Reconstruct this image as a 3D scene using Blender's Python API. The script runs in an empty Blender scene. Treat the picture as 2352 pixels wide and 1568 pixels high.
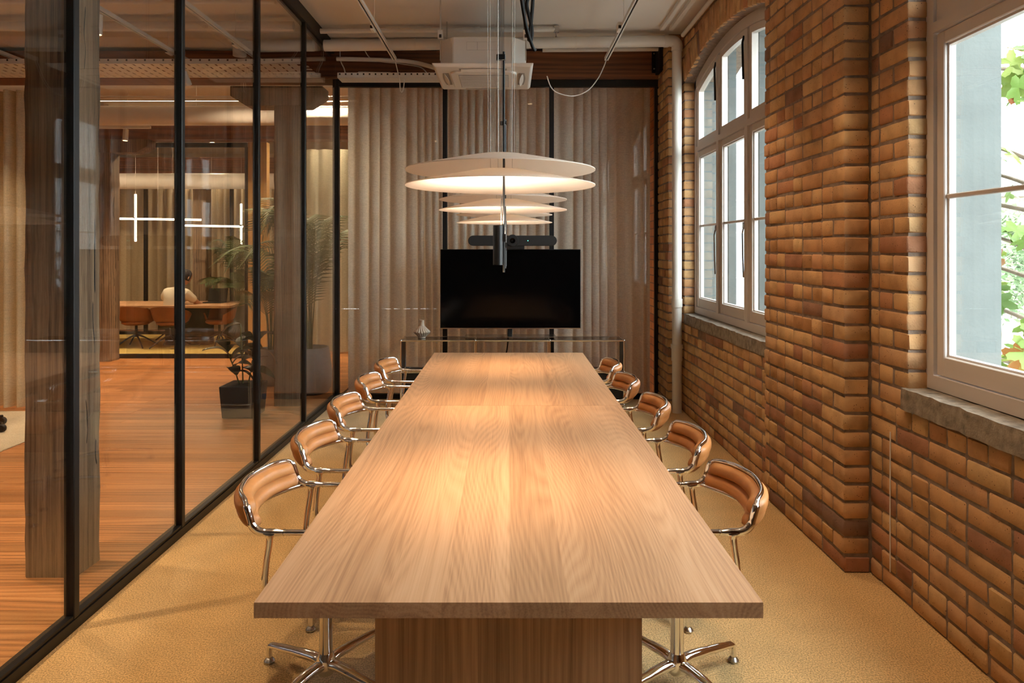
import bpy, bmesh, math, random
from mathutils import Vector, Matrix, Quaternion
R = random.Random(7)
PI = math.pi
sc = bpy.context.scene
col = sc.collection

# ---------------------------------------------------------------- camera, sky, exposure
cam_d = bpy.data.cameras.new('camera'); cam = bpy.data.objects.new('camera', cam_d); col.objects.link(cam)
cam.location = (0, 0, 1.57); cam.rotation_euler = (PI/2, 0, 0)
cam_d.lens = 24; cam_d.sensor_width = 36; cam_d.shift_x = 0.0034; cam_d.shift_y = -0.0893
cam_d.clip_start = 0.05; cam_d.clip_end = 400
sc.camera = cam
world = bpy.data.worlds.new('overcast_sky'); sc.world = world; world.use_nodes = True
bg = world.node_tree.nodes['Background']
bg.inputs[0].default_value = (0.90, 0.955, 1.0, 1); bg.inputs[1].default_value = 13.0
vs = sc.view_settings
vs.view_transform = 'Standard'; vs.look = 'None'; vs.exposure = 0.5; vs.gamma = 1.0; vs.use_curve_mapping = False
sc.cycles.transparent_max_bounces = 16
sc.cycles.max_bounces = 7; sc.cycles.diffuse_bounces = 5; sc.cycles.glossy_bounces = 4; sc.cycles.transmission_bounces = 4
sc.cycles.caustics_reflective = False; sc.cycles.caustics_refractive = False
sc.cycles.adaptive_threshold = 0.02; sc.cycles.use_light_tree = False
sc.cycles.sample_clamp_indirect = 6.0
WARM = (1.0, 0.66, 0.36); WARM2 = (1.0, 0.72, 0.45)

# ---------------------------------------------------------------- helpers
def lin(r, g, b):
    f = lambda c: ((c/255+0.055)/1.055)**2.4 if c/255 > 0.04045 else c/255/12.92
    return (f(r), f(g), f(b), 1.0)

class MB:
    def __init__(s): s.v = []; s.f = []
    def add(s, v, f):
        o = len(s.v); s.v += [tuple(p) for p in v]; s.f += [tuple(i+o for i in q) for q in f]; return s
    def hexa(s, p):      # 4 bottom (ccw from above) + 4 top
        return s.add(p, [(3,2,1,0),(4,5,6,7),(0,1,5,4),(1,2,6,5),(2,3,7,6),(3,0,4,7)])
    def box(s, x0, x1, y0, y1, z0, z1):
        return s.hexa([(x0,y0,z0),(x1,y0,z0),(x1,y1,z0),(x0,y1,z0),(x0,y0,z1),(x1,y0,z1),(x1,y1,z1),(x0,y1,z1)])
    def cbox(s, c, d):
        return s.box(c[0]-d[0]/2, c[0]+d[0]/2, c[1]-d[1]/2, c[1]+d[1]/2, c[2]-d[2]/2, c[2]+d[2]/2)
    def prism(s, poly, axis, a, b):   # poly: 2D points; axis x: (y,z), y: (x,z), z: (x,y)
        n = len(poly)
        def P(p, t): return {'x': (t,p[0],p[1]), 'y': (p[0],t,p[1]), 'z': (p[0],p[1],t)}[axis]
        v = [P(p, a) for p in poly] + [P(p, b) for p in poly]
        f = [tuple(range(n-1,-1,-1)), tuple(range(n, 2*n))] + [(i,(i+1)%n,n+(i+1)%n,n+i) for i in range(n)]
        return s.add(v, f)
    def tube(s, path, r, n=10, caps=True, closed=False, squash=1.0):
        path = [Vector(p) for p in path]; m = len(path)
        rr = r if isinstance(r, (list, tuple)) else [r]*m
        T = []
        for i in range(m):
            a = path[(i-1) % m] if (closed or i > 0) else path[i]
            b = path[(i+1) % m] if (closed or i < m-1) else path[i]
            t = (b-a); T.append(t.normalized() if t.length > 1e-9 else Vector((0,0,1)))
        ref = Vector((0,0,1)) if abs(T[0].z) < 0.9 else Vector((1,0,0))
        N = (ref - T[0]*ref.dot(T[0])).normalized()
        v = []; f = []
        for i in range(m):
            if i > 0:
                q = T[i-1].rotation_difference(T[i]); N = q @ N; N = (N - T[i]*N.dot(T[i])).normalized()
            B = T[i].cross(N)
            for k in range(n):
                a = 2*PI*k/n
                v.append(path[i] + N*(math.cos(a)*rr[i]*squash) + B*(math.sin(a)*rr[i]))
        for i in range(m-1 if not closed else m):
            j = (i+1) % m
            for k in range(n):
                f.append((i*n+k, i*n+(k+1)%n, j*n+(k+1)%n, j*n+k))
        if caps and not closed:
            f.append(tuple(range(n-1,-1,-1))); f.append(tuple(range((m-1)*n, m*n)))
        return s.add(v, f)
    def lathe(s, prof, n=32, c=(0,0,0), fn=None, cap=True):   # prof: (r,z)
        v = []; f = []
        for (r, z) in prof:
            for k in range(n):
                a = 2*PI*k/n
                rr = r*(fn(a, z) if fn else 1.0)
                v.append((c[0]+rr*math.cos(a), c[1]+rr*math.sin(a), c[2]+z))
        for i in range(len(prof)-1):
            for k in range(n):
                f.append((i*n+k, i*n+(k+1)%n, (i+1)*n+(k+1)%n, (i+1)*n+k))
        if cap:
            if prof[0][0] > 1e-6: f.append(tuple(range(n-1,-1,-1)))
            if prof[-1][0] > 1e-6: f.append(tuple(range((len(prof)-1)*n, len(prof)*n)))
        return s.add(v, f)
    def mesh(s, name, smooth=None, bevel=0, segs=2):
        me = bpy.data.meshes.new(name); me.from_pydata(s.v, [], s.f)
        bm = bmesh.new(); bm.from_mesh(me)
        if bevel:
            es = [e for e in bm.edges if len(e.link_faces) == 2 and e.calc_face_angle(0) > 0.6]
            bmesh.ops.bevel(bm, geom=es, offset=bevel, segments=segs, profile=0.5, affect='EDGES', clamp_overlap=True)
        bmesh.ops.recalc_face_normals(bm, faces=bm.faces)
        bm.to_mesh(me); bm.free()
        if smooth is not None:
            me.polygons.foreach_set('use_smooth', [True]*len(me.polygons))
            me.set_sharp_from_angle(angle=math.radians(smooth))
        me.update(); return me
    def build(s, name, mat, parent=None, smooth=None, bevel=0, segs=2):
        return obj(name, s.mesh(name, smooth, bevel, segs), mat, parent)

def obj(name, me, mat, parent=None):
    o = bpy.data.objects.new(name, me); col.objects.link(o)
    if mat is not None:
        if not me.materials: me.materials.append(mat)
        elif me.materials[0] is not mat: me.materials[0] = mat
    if parent is not None: o.parent = parent
    return o
def tag(o, label, cat, group=None, kind=None):
    o['label'] = label; o['category'] = cat
    if group: o['group'] = group
    if kind: o['kind'] = kind
    return o
def thing(name, label, cat, loc=(0,0,0), rz=0, group=None, kind=None):
    o = bpy.data.objects.new(name, None); col.objects.link(o); o.empty_display_size = 0.1
    o.location = loc; o.rotation_euler = (0,0,rz)
    return tag(o, label, cat, group, kind)
def dup(root, loc, rz, label=None, group=None):
    r = root.copy(); col.objects.link(r); r.location = loc; r.rotation_euler = (0,0,rz)
    if label: r['label'] = label
    if group: r['group'] = group
    for ch in list(root.children):
        c = ch.copy(); col.objects.link(c); c.parent = r
        for g in list(ch.children):
            d = g.copy(); col.objects.link(d); d.parent = c
    return r
def spline(pts, n=8, closed=False):
    P = [Vector(p) for p in pts]; m = len(P); out = []
    rng = range(m if closed else m-1)
    for i in rng:
        if closed: p0,p1,p2,p3 = P[(i-1)%m],P[i],P[(i+1)%m],P[(i+2)%m]
        else: p0,p1,p2,p3 = P[max(i-1,0)],P[i],P[i+1],P[min(i+2,m-1)]
        for k in range(n):
            t = k/n
            out.append(0.5*((2*p1)+(p2-p0)*t+(2*p0-5*p1+4*p2-p3)*t*t+(3*p1-p0-3*p2+p3)*t**3))
    if not closed: out.append(P[-1])
    return out
def light(name, kind, loc, power, color, parent=None, target=None, angle=60, blend=0.6, radius=0.03):
    l = bpy.data.lights.new(name, kind); l.energy = power; l.color = color
    l.shadow_soft_size = radius
    if kind == 'SPOT': l.spot_size = math.radians(angle); l.spot_blend = blend
    o = bpy.data.objects.new(name, l); col.objects.link(o); o.location = loc
    if target is not None:
        d = Vector(target)-Vector(loc); o.rotation_euler = d.to_track_quat('-Z','Y').to_euler()
    if parent is not None: o.parent = parent
    return o

# ---------------------------------------------------------------- materials
def newmat(name):
    m = bpy.data.materials.new(name); m.use_nodes = True
    nt = m.node_tree; return m, nt, nt.nodes['Principled BSDF']
def N(nt, t, **kw):
    n = nt.nodes.new(t)
    for k, v in kw.items():
        if k.startswith('i_'): n.inputs[int(k[2:]) if k[2:].isdigit() else k[2:].replace('_',' ')].default_value = v
        else: setattr(n, k, v)
    return n
def L(nt, a, ao, b, bi): nt.links.new(a.outputs[ao], b.inputs[bi])
def ramp(nt, stops, interp='LINEAR'):
    r = nt.nodes.new('ShaderNodeValToRGB'); cr = r.color_ramp; cr.interpolation = interp
    while len(cr.elements) > 1: cr.elements.remove(cr.elements[-1])
    cr.elements[0].position = stops[0][0]; cr.elements[0].color = stops[0][1]
    for p, c in stops[1:]:
        e = cr.elements.new(p); e.color = c
    return r
def coords(nt, scale, rand=True, rot=(0,0,0)):
    tc = N(nt, 'ShaderNodeTexCoord'); mp = N(nt, 'ShaderNodeMapping'); mp.inputs['Scale'].default_value = scale
    mp.inputs['Rotation'].default_value = rot
    if rand:
        oi = N(nt, 'ShaderNodeObjectInfo'); mul = N(nt, 'ShaderNodeVectorMath', operation='SCALE')
        mul.inputs[0].default_value = (37.0, 71.0, 53.0); L(nt, oi, 'Random', mul, 'Scale')
        ad = N(nt, 'ShaderNodeVectorMath', operation='ADD'); L(nt, tc, 'Object', ad, 0); L(nt, mul, 0, ad, 1)
        L(nt, ad, 0, mp, 'Vector')
    else: L(nt, tc, 'Object', mp, 'Vector')
    return mp
def mix(nt, fac, a, b, mode='MIX'):
    m = N(nt, 'ShaderNodeMix', data_type='RGBA', blend_type=mode)
    for v, i in ((fac,0),(a,6),(b,7)):
        if isinstance(v, tuple) and isinstance(v[0], bpy.types.Node): nt.links.new(v[0].outputs[v[1]], m.inputs[i])
        else: m.inputs[i].default_value = v
    return m
def bump(nt, src, out, bs, strength=0.3, dist=0.01):
    b = N(nt, 'ShaderNodeBump'); b.inputs['Strength'].default_value = strength; b.inputs['Distance'].default_value = dist
    L(nt, src, out, b, 'Height'); L(nt, b, 0, bs, 'Normal'); return b

def plain(name, c, rough=0.5, metal=0.0, noise=0.0, nscale=8.0, bmp=0.0, bscale=60.0, coat=0.0):
    m, nt, bs = newmat(name)
    bs.inputs['Base Color'].default_value = c; bs.inputs['Roughness'].default_value = rough
    bs.inputs['Metallic'].default_value = metal; bs.inputs['Coat Weight'].default_value = coat
    if noise:
        mp = coords(nt, (nscale,)*3); nz = N(nt, 'ShaderNodeTexNoise'); nz.inputs['Scale'].default_value = 1.0; nz.inputs['Detail'].default_value = 5
        L(nt, mp, 0, nz, 'Vector')
        d = tuple(x*(1-noise) for x in c[:3])+(1,); l = tuple(min(1,x*(1+noise)) for x in c[:3])+(1,)
        r = ramp(nt, [(0.3,d),(0.7,l)]); L(nt, nz, 0, r, 0); L(nt, r, 0, bs, 'Base Color')
    if bmp:
        mp = coords(nt, (bscale,)*3); nz = N(nt, 'ShaderNodeTexNoise'); nz.inputs['Scale'].default_value = 1.0; nz.inputs['Detail'].default_value = 6
        L(nt, mp, 0, nz, 'Vector'); bump(nt, nz, 0, bs, bmp, 0.004)
    return m

def wood(name, stops, axis='y', fine=1.0, rough=0.45, ring=1.0, tone=0.12, bmp=0.1, band=26.0, warp=7.0):
    """plain-sawn grain: growth rings across the board, bent by long slow noise, plus fine fibres"""
    m, nt, bs = newmat(name)
    sl = {'x': (0.30,2.6,2.6), 'y': (3.0,0.42,3.0), 'z': (2.6,2.6,0.30)}[axis]
    perp = {'x': (0,1,0.6), 'y': (1,0,0.6), 'z': (1,0.6,0)}[axis]
    long = {'x': (4,230,230), 'y': (230,4,230), 'z': (230,230,4)}[axis]
    c1 = coords(nt, sl); n1 = N(nt, 'ShaderNodeTexNoise'); n1.inputs['Scale'].default_value = 1.0; n1.inputs['Detail'].default_value = 1.0
    L(nt, c1, 0, n1, 'Vector')
    c0 = coords(nt, (1,1,1)); dt = N(nt, 'ShaderNodeVectorMath', operation='DOT_PRODUCT'); dt.inputs[1].default_value = perp; L(nt, c0, 0, dt, 0)
    mu = N(nt, 'ShaderNodeMath', operation='MULTIPLY'); mu.inputs[1].default_value = band; L(nt, dt, 'Value', mu, 0)
    wa = N(nt, 'ShaderNodeMath', operation='MULTIPLY_ADD'); wa.inputs[1].default_value = warp; L(nt, n1, 0, wa, 0); L(nt, mu, 0, wa, 2)
    fr = N(nt, 'ShaderNodeMath', operation='PINGPONG'); fr.inputs[1].default_value = 0.5; L(nt, wa, 0, fr, 0)
    c2 = coords(nt, tuple(fine*a for a in long)); n2 = N(nt, 'ShaderNodeTexNoise'); n2.inputs['Scale'].default_value = 1.0; n2.inputs['Detail'].default_value = 3
    L(nt, c2, 0, n2, 'Vector')
    c3 = coords(nt, tuple(0.06*a for a in long)); n3 = N(nt, 'ShaderNodeTexNoise'); n3.inputs['Scale'].default_value = 1.0; n3.inputs['Detail'].default_value = 2
    L(nt, c3, 0, n3, 'Vector')
    a = N(nt, 'ShaderNodeMath', operation='MULTIPLY_ADD'); a.inputs[1].default_value = 0.34*ring; L(nt, fr, 0, a, 0)
    s2 = N(nt, 'ShaderNodeMath', operation='MULTIPLY_ADD'); s2.inputs[1].default_value = 0.28; L(nt, n2, 0, s2, 0)
    s3 = N(nt, 'ShaderNodeMath', operation='MULTIPLY'); s3.inputs[1].default_value = 0.30; L(nt, n3, 0, s3, 0); L(nt, s3, 0, s2, 2)
    L(nt, s2, 0, a, 2)
    r = ramp(nt, stops); L(nt, a, 0, r, 0)
    oi = N(nt, 'ShaderNodeObjectInfo'); tr = ramp(nt, [(0,(1-tone,1-tone*1.1,1-tone*1.3,1)),(1,(1+tone,1+tone,1+tone,1))]); L(nt, oi, 'Random', tr, 0)
    mx = mix(nt, 1.0, (r,0), (tr,0), 'MULTIPLY'); L(nt, mx, 2, bs, 'Base Color')
    bs.inputs['Roughness'].default_value = rough
    if bmp: bump(nt, n2, 0, bs, bmp, 0.002)
    return m

def brickmat(name):
    m, nt, bs = newmat(name)
    oi = N(nt, 'ShaderNodeObjectInfo')
    r = ramp(nt, [(0.0,lin(212,174,124)),(0.35,lin(204,160,112)),(0.6,lin(196,148,102)),(0.78,lin(204,162,120)),(0.90,lin(184,130,94)),(0.97,lin(164,116,90)),(1.0,lin(134,104,86))])
    L(nt, oi, 'Random', r, 0)
    c = coords(nt, (9,9,9)); n1 = N(nt, 'ShaderNodeTexNoise'); n1.inputs['Scale'].default_value = 1.0; n1.inputs['Detail'].default_value = 6; L(nt, c, 0, n1, 'Vector')
    r1 = ramp(nt, [(0.3,(0.72,0.70,0.66,1)),(0.55,(1,1,1,1)),(0.75,(1.12,1.08,1.02,1))]); L(nt, n1, 0, r1, 0)
    m1 = mix(nt, 1.0, (r,0), (r1,0), 'MULTIPLY')
    c2 = coords(nt, (75,75,75)); v = N(nt, 'ShaderNodeTexVoronoi'); v.inputs['Scale'].default_value = 1.0; L(nt, c2, 0, v, 'Vector')
    r2 = ramp(nt, [(0.10,(0.16,0.12,0.10,1)),(0.2,(1,1,1,1))]); L(nt, v, 0, r2, 0)
    n3 = N(nt, 'ShaderNodeTexNoise'); n3.inputs['Scale'].default_value = 0.35; L(nt, c2, 0, n3, 'Vector')
    r3 = ramp(nt, [(0.5,(0,0,0,1)),(0.58,(1,1,1,1))]); L(nt, n3, 0, r3, 0)
    m2 = mix(nt, (r3,0), (m1,2), (m1,2)); mm = mix(nt, 1.0, (m1,2), (r2,0), 'MULTIPLY')
    nt.links.new(mm.outputs[2], m2.inputs[7]); L(nt, m2, 2, bs, 'Base Color')
    bs.inputs['Roughness'].default_value = 0.88
    n4 = N(nt, 'ShaderNodeTexNoise'); n4.inputs['Scale'].default_value = 1.6; n4.inputs['Detail'].default_value = 6; L(nt, c2, 0, n4, 'Vector')
    bump(nt, n4, 0, bs, 0.55, 0.004)
    return m
def brickwall_mat(name):       # plain surface version for brickwork out of reach
    m, nt, bs = newmat(name)
    tc = N(nt, 'ShaderNodeTexCoord'); sp = N(nt, 'ShaderNodeSeparateXYZ'); L(nt, tc, 'Object', sp, 0)
    ad = N(nt, 'ShaderNodeMath', operation='ADD'); L(nt, sp, 0, ad, 0); L(nt, sp, 1, ad, 1)
    cb = N(nt, 'ShaderNodeCombineXYZ'); L(nt, ad, 0, cb, 0); L(nt, sp, 2, cb, 1)
    b = N(nt, 'ShaderNodeTexBrick'); b.inputs['Scale'].default_value = 1.0
    b.inputs['Brick Width'].default_value = 0.24; b.inputs['Row Height'].default_value = 0.086; b.inputs['Mortar Size'].default_value = 0.005
    b.inputs['Color1'].default_value = lin(188,128,76); b.inputs['Color2'].default_value = lin(156,94,58); b.inputs['Mortar'].default_value = lin(104,82,68)
    L(nt, cb, 0, b, 'Vector'); L(nt, b, 0, bs, 'Base Color'); bs.inputs['Roughness'].default_value = 0.9
    return m
def carpetmat(name, c1, c2):
    m, nt, bs = newmat(name)
    c = coords(nt, (170,170,170), False); n1 = N(nt, 'ShaderNodeTexNoise'); n1.inputs['Scale'].default_value = 1.0; n1.inputs['Detail'].default_value = 4; L(nt, c, 0, n1, 'Vector')
    r = ramp(nt, [(0.32,c1),(0.62,c2)]); L(nt, n1, 0, r, 0)
    cc = coords(nt, (5,5,5), False); n2 = N(nt, 'ShaderNodeTexNoise'); n2.inputs['Scale'].default_value = 1.0; n2.inputs['Detail'].default_value = 3; L(nt, cc, 0, n2, 'Vector')
    r2 = ramp(nt, [(0.3,(0.92,0.92,0.92,1)),(0.7,(1.06,1.06,1.06,1))]); L(nt, n2, 0, r2, 0)
    mx = mix(nt, 1.0, (r,0), (r2,0), 'MULTIPLY'); L(nt, mx, 2, bs, 'Base Color'); bs.inputs['Roughness'].default_value = 0.95
    bs.inputs['Sheen Weight'].default_value = 0.25
    bump(nt, n1, 0, bs, 0.9, 0.006)
    return m
def glassmat(name, tint=(0.95,0.97,0.96,1), boost=1.0):
    m = bpy.data.materials.new(name); m.use_nodes = True; nt = m.node_tree
    nt.nodes.remove(nt.nodes['Principled BSDF']); out = nt.nodes['Material Output']
    lw = N(nt, 'ShaderNodeLayerWeight'); lw.inputs['Blend'].default_value = 0.5
    pw = N(nt, 'ShaderNodeMath', operation='POWER'); pw.inputs[1].default_value = 5.0; L(nt, lw, 'Facing', pw, 0)
    ma = N(nt, 'ShaderNodeMath', operation='MULTIPLY_ADD'); ma.inputs[1].default_value = 0.96; ma.inputs[2].default_value = 0.042*boost; L(nt, pw, 0, ma, 0)
    tr = N(nt, 'ShaderNodeBsdfTransparent'); tr.inputs[0].default_value = tint
    gl = N(nt, 'ShaderNodeBsdfGlossy'); gl.inputs['Roughness'].default_value = 0.0; gl.inputs[0].default_value = (1,1,1,1)
    ms = N(nt, 'ShaderNodeMixShader'); L(nt, ma, 0, ms, 0); L(nt, tr, 0, ms, 1); L(nt, gl, 0, ms, 2); L(nt, ms, 0, out, 0)
    return m
def emitmat(name, c, s):
    m, nt, bs = newmat(name); bs.inputs['Base Color'].default_value = c
    bs.inputs['Emission Color'].default_value = c; bs.inputs['Emission Strength'].default_value = s; return m
def fabricmat(name, c, trans=0.35, weave=True, see=0.0):
    m, nt, bs = newmat(name); out = nt.nodes['Material Output']
    cc = coords(nt, (420,420,60), False); n1 = N(nt, 'ShaderNodeTexNoise'); n1.inputs['Scale'].default_value = 1.0; n1.inputs['Detail'].default_value = 2; L(nt, cc, 0, n1, 'Vector')
    c3 = coords(nt, (25,25,420), False); n2 = N(nt, 'ShaderNodeTexNoise'); n2.inputs['Scale'].default_value = 1.0; n2.inputs['Detail'].default_value = 2; L(nt, c3, 0, n2, 'Vector')
    ad = N(nt, 'ShaderNodeMath', operation='ADD'); L(nt, n1, 0, ad, 0); L(nt, n2, 0, ad, 1)
    d = tuple(x*0.74 for x in c[:3])+(1,); l = tuple(min(1,x*1.18) for x in c[:3])+(1,)
    r = ramp(nt, [(0.36,d),(0.64,l)]); hf = N(nt, 'ShaderNodeMath', operation='MULTIPLY'); hf.inputs[1].default_value = 0.5; L(nt, ad, 0, hf, 0); L(nt, hf, 0, r, 0)
    L(nt, r, 0, bs, 'Base Color'); bs.inputs['Roughness'].default_value = 0.95
    tl = N(nt, 'ShaderNodeBsdfTranslucent'); L(nt, r, 0, tl, 0)
    ms = N(nt, 'ShaderNodeMixShader'); ms.inputs[0].default_value = trans; L(nt, bs, 0, ms, 1); L(nt, tl, 0, ms, 2)
    last = ms
    if see:
        tp = N(nt, 'ShaderNodeBsdfTransparent'); m2 = N(nt, 'ShaderNodeMixShader'); m2.inputs[0].default_value = see
        L(nt, ms, 0, m2, 1); L(nt, tp, 0, m2, 2); last = m2
    L(nt, last, 0, out, 0); return m

M = {}
M['oak'] = wood('oak_tabletop', [(0.16,lin(150,108,76)),(0.36,lin(198,154,116)),(0.56,lin(216,178,142))], 'y', 1.0, 0.40, 0.52, 0.13, 0.05, 46.0, 42.0)
M['oak_z'] = wood('oak_panel', [(0.22,lin(140,100,70)),(0.42,lin(186,144,106)),(0.62,lin(206,168,132))], 'z', 1.0, 0.5, 0.6, 0.08, 0.06, 34.0, 10.0)
M['floorboard'] = wood('rimu_floorboard', [(0.20,lin(104,62,36)),(0.38,lin(182,120,70)),(0.62,lin(214,160,106))], 'x', 0.7, 0.36, 1.0, 0.20, 0.05, 30.0, 8.0)
M['post'] = wood('weathered_timber', [(0.22,lin(68,52,39)),(0.36,lin(136,112,87)),(0.62,lin(190,168,140))], 'z', 0.6, 0.85, 0.35, 0.05, 0.7, 34.0, 5.0)
M['beam'] = wood('brown_beam_timber', [(0.24,lin(78,46,28)),(0.42,lin(132,82,50)),(0.65,lin(164,110,70))], 'x', 0.6, 0.6, 0.8, 0.05, 0.3)
M['brick'] = brickmat('tan_brick'); M['brickwall'] = brickwall_mat('brickwork_plain')
M['mortar'] = plain('grey_mortar', lin(136,118,104), 0.95, noise=0.25, nscale=30, bmp=0.8, bscale=150)
M['carpet'] = carpetmat('mustard_carpet', lin(176,132,76), lin(248,208,142))
M['glass'] = glassmat('clear_glass', (0.955,0.965,0.96,1), 1.15); M['winglass'] = glassmat('window_glass', (0.93,0.965,0.955,1))
M['black'] = plain('black_steel', lin(20,19,20), 0.42, 0.2); M['blackm'] = plain('black_matt', lin(16,16,17), 0.6)
M['chrome'] = plain('polished_aluminium', (0.86,0.85,0.84,1), 0.09, 1.0); M['steel'] = plain('brushed_steel', (0.6,0.59,0.57,1), 0.25, 1.0)
M['leather'] = plain('tan_leather', lin(196,132,76), 0.42, 0, 0.12, 14, 0.12, 300)
M['white'] = plain('white_paint', lin(226,222,216), 0.5, 0, 0.03, 3); M['ceil'] = plain('ceiling_paint', lin(226,220,213), 0.9, 0, 0.03, 1.2)
M['frame'] = plain('painted_joinery', lin(206,196,188), 0.45, 0, 0.02, 4); M['concrete'] = plain('rough_concrete', lin(142,130,116), 0.95, 0, 0.35, 26, 1.0, 130)
M['stone'] = plain('pale_render', lin(90,94,92), 0.9, 0, 0.1, 6, 0.3, 60)
M['plastic'] = plain('white_plastic', lin(224,219,212), 0.4, 0, 0.02, 3); M['plasticd'] = plain('grille_grey', lin(160,155,150), 0.6)
M['tv'] = plain('tv_glass', (0.0015,0.0015,0.0018,1), 0.10); M['tv'].node_tree.nodes['Principled BSDF'].inputs['Specular IOR Level'].default_value = 0.12; M['bar'] = plain('dark_fabric_bar', lin(34,32,32), 0.8, bmp=0.2, bscale=500)
M['curtain'] = fabricmat('linen_curtain', lin(220,212,200), 0.32, True, 0.04)
M['curtain2'] = fabricmat('cream_curtain', lin(206,190,160), 0.4)
M['curtaing'] = fabricmat('pale_green_curtain', lin(198,198,176), 0.4)
M['wallp'] = plain('warm_plaster', lin(206,196,184), 0.9, 0, 0.04, 2)
M['rubber'] = plain('black_rubber', lin(22,22,22), 0.7)

# ---------------------------------------------------------------- the setting
def struct(name, mb, mat, label, cat, **kw):
    return tag(mb.build(name, mat, **kw), label, cat, kind='structure')
CH = 3.70
XL = -1.79          # inner face of the glazed partition
YB = 7.19           # front face of the back glazing
struct('floor', MB().box(-1.80, 1.95, -3.9, 7.2, -0.03, 0.0), M['carpet'], 'mustard yellow loop-pile carpet under the conference table', 'floor')
struct('ceiling', MB().box(-9.2, 2.2, -4.0, 15.2, CH, CH+0.1), M['ceil'], 'flat white painted ceiling over room and office', 'ceiling')

# timber floor of the office: boards one by one
fl = thing('floor', 'polished orange-brown timber board floor of the office beyond the glass', 'floor', kind='structure')
MB().box(-9.2, -1.80, -3.9, 15.2, -0.05, -0.014).build('subfloor', M['blackm'], fl)
MB().box(-1.80, 1.95, 7.2, 15.2, -0.05, -0.002).build('subfloor', M['floorboard'], fl)
bw = 0.115; row = 0; y = 1.6
bmesh_cache = {}
while y < 9.85:
    x = -1.83
    ls = [R.uniform(1.6, 2.9), R.uniform(2.0, 3.0), 9.0]
    for ln in ls:
        x1 = max(-9.0, x-ln)
        if x-x1 < 0.2: break
        key = round((x-x1)*10)
        if key not in bmesh_cache:
            w = key/10
            bmesh_cache[key] = MB().cbox((0,0,-0.009), (w-0.002, bw-0.0022, 0.018)).mesh('floorboard', None, 0.0012, 1)
        w = key/10
        o = obj('floorboard', bmesh_cache[key], M['floorboard'], fl); o.location = (x-w/2, y+bw/2, R.uniform(-0.0004,0.0004))
        x -= w
    y += bw
MB().box(-9.2, -1.83, 9.85, 15.2, -0.02, -0.001).build('far_floor', M['floorboard'], fl)

# enclosing walls that the photo does not show directly
struct('wall_front', MB().box(-9.2, 2.2, -4.0, -3.9, 0, CH), M['wallp'], 'plain plaster wall behind the camera', 'wall')
struct('wall_left', MB().box(-9.2, -9.1, -3.9, 15.2, 0, CH), M['wallp'], 'far plaster wall on the office side', 'wall')
struct('wall_back', MB().box(-9.2, 2.2, 15.1, 15.2, 0, CH), M['wallp'], 'plaster wall at the far end of the floor', 'wall')

# ---- brickwork
brick_cache = {}
def brick_mesh(ln, hh, dp):
    key = (round(ln/0.012), round(hh/0.01), round(dp/0.02))
    vs_ = brick_cache.setdefault(key, [])
    if len(vs_) < 3:
        bm = bmesh.new(); bmesh.ops.create_cube(bm, size=1.0)
        for v in bm.verts: v.co = Vector((v.co.x*dp, v.co.y*ln, v.co.z*hh))
        bmesh.ops.bevel(bm, geom=bm.edges[:], offset=0.0065, segments=1, affect='EDGES')
        for v in bm.verts: v.co += Vector((R.uniform(-1,1)*0.0016, R.uniform(-1,1)*0.0022, R.uniform(-1,1)*0.0026))
        me = bpy.data.meshes.new('brick'); bm.to_mesh(me); bm.free()
        me.polygons.foreach_set('use_smooth', [True]*len(me.polygons)); me.set_sharp_from_angle(angle=math.radians(50))
        me.materials.append(M['brick']); vs_.append(me); return me
    return R.choice(vs_)
CP = 0.0862
def lay(parent, fx, y0, y1, c0, c1, d0=None, d1=None, skip=None, par=0):
    """courses c0..c1-1 of bricks on the face x=fx between y0 and y1; d0/d1: depth of the corner bricks that show a return"""
    for c in range(c0, c1):
        z = c*CP + CP/2
        st = (c+par) % 2 == 0
        y = y0 + (0 if st else 0); first = True
        cuts = []
        if st: unit = 0.238
        else: unit = 0.119
        if R.random() < 0.12: unit = 0.357-unit
        while y < y1-0.004:
            ln = unit if R.random() > 0.08 else (0.357-unit)
            if first and not st: ln = 0.119
            if first and st: ln = 0.238
            if y1-(y+ln) < 0.05: ln = y1-y
            if ln > 0.30: ln = ln/2
            ya, yb = y, min(y+ln, y1); last = yb >= y1-0.004
            y = yb
            dp = 0.05
            if first and d0: dp = d0
            if last and d1: dp = max(dp, d1)
            proud = R.uniform(-0.0035, 0.0035)
            fr0 = ya if (first and d0) else ya+0.006
            fr1 = yb if (last and d1) else yb-0.006
            first = False
            L_ = fr1-fr0
            if L_ < 0.02: continue
            if skip and skip((fr0+fr1)/2, z): continue
            o = obj('brick', brick_mesh(L_, CP-0.0125, dp), None, parent)
            o.location = (fx+dp/2+proud, (fr0+fr1)/2, z+R.uniform(-0.0015,0.0015))
            o.rotation_euler = (R.uniform(-0.008,0.008), 0, R.uniform(-0.006,0.006) + (PI if R.random() < 0.0 else 0))
REC = 0.006; XO = 2.16
ARC_R = 3.484
def arch_z(dy, R_=ARC_R): return -0.124 + math.sqrt(R_*R_-dy*dy)
def wall_body(name, fx, ya, yb, label, win=None):
    w = thing(name, label, 'wall', kind='structure')
    b = MB(); f = fx+REC
    if win is None: b.box(f, XO, ya, yb, 0, CH)
    else:
        w0, w1, zs = win; yc = (w0+w1)/2
        b.box(f, XO, ya, yb, 0, zs)
        b.box(f, XO, ya, w0-0.006, zs, CH); b.box(f, XO, w1+0.006, yb, zs, CH)
        n = 20
        for i in range(n):
            a = w0+(w1-w0)*i/n; c = w0+(w1-w0)*(i+1)/n
            za, zc = arch_z(a-yc), arch_z(c-yc)
            b.hexa([(f,a,za),(XO,a,za),(XO,c,zc),(f,c,zc),(f,a,CH),(XO,a,CH),(XO,c,CH),(f,c,CH)])
    b.build('mortar_bed', M['mortar'], w)
    return w
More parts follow.
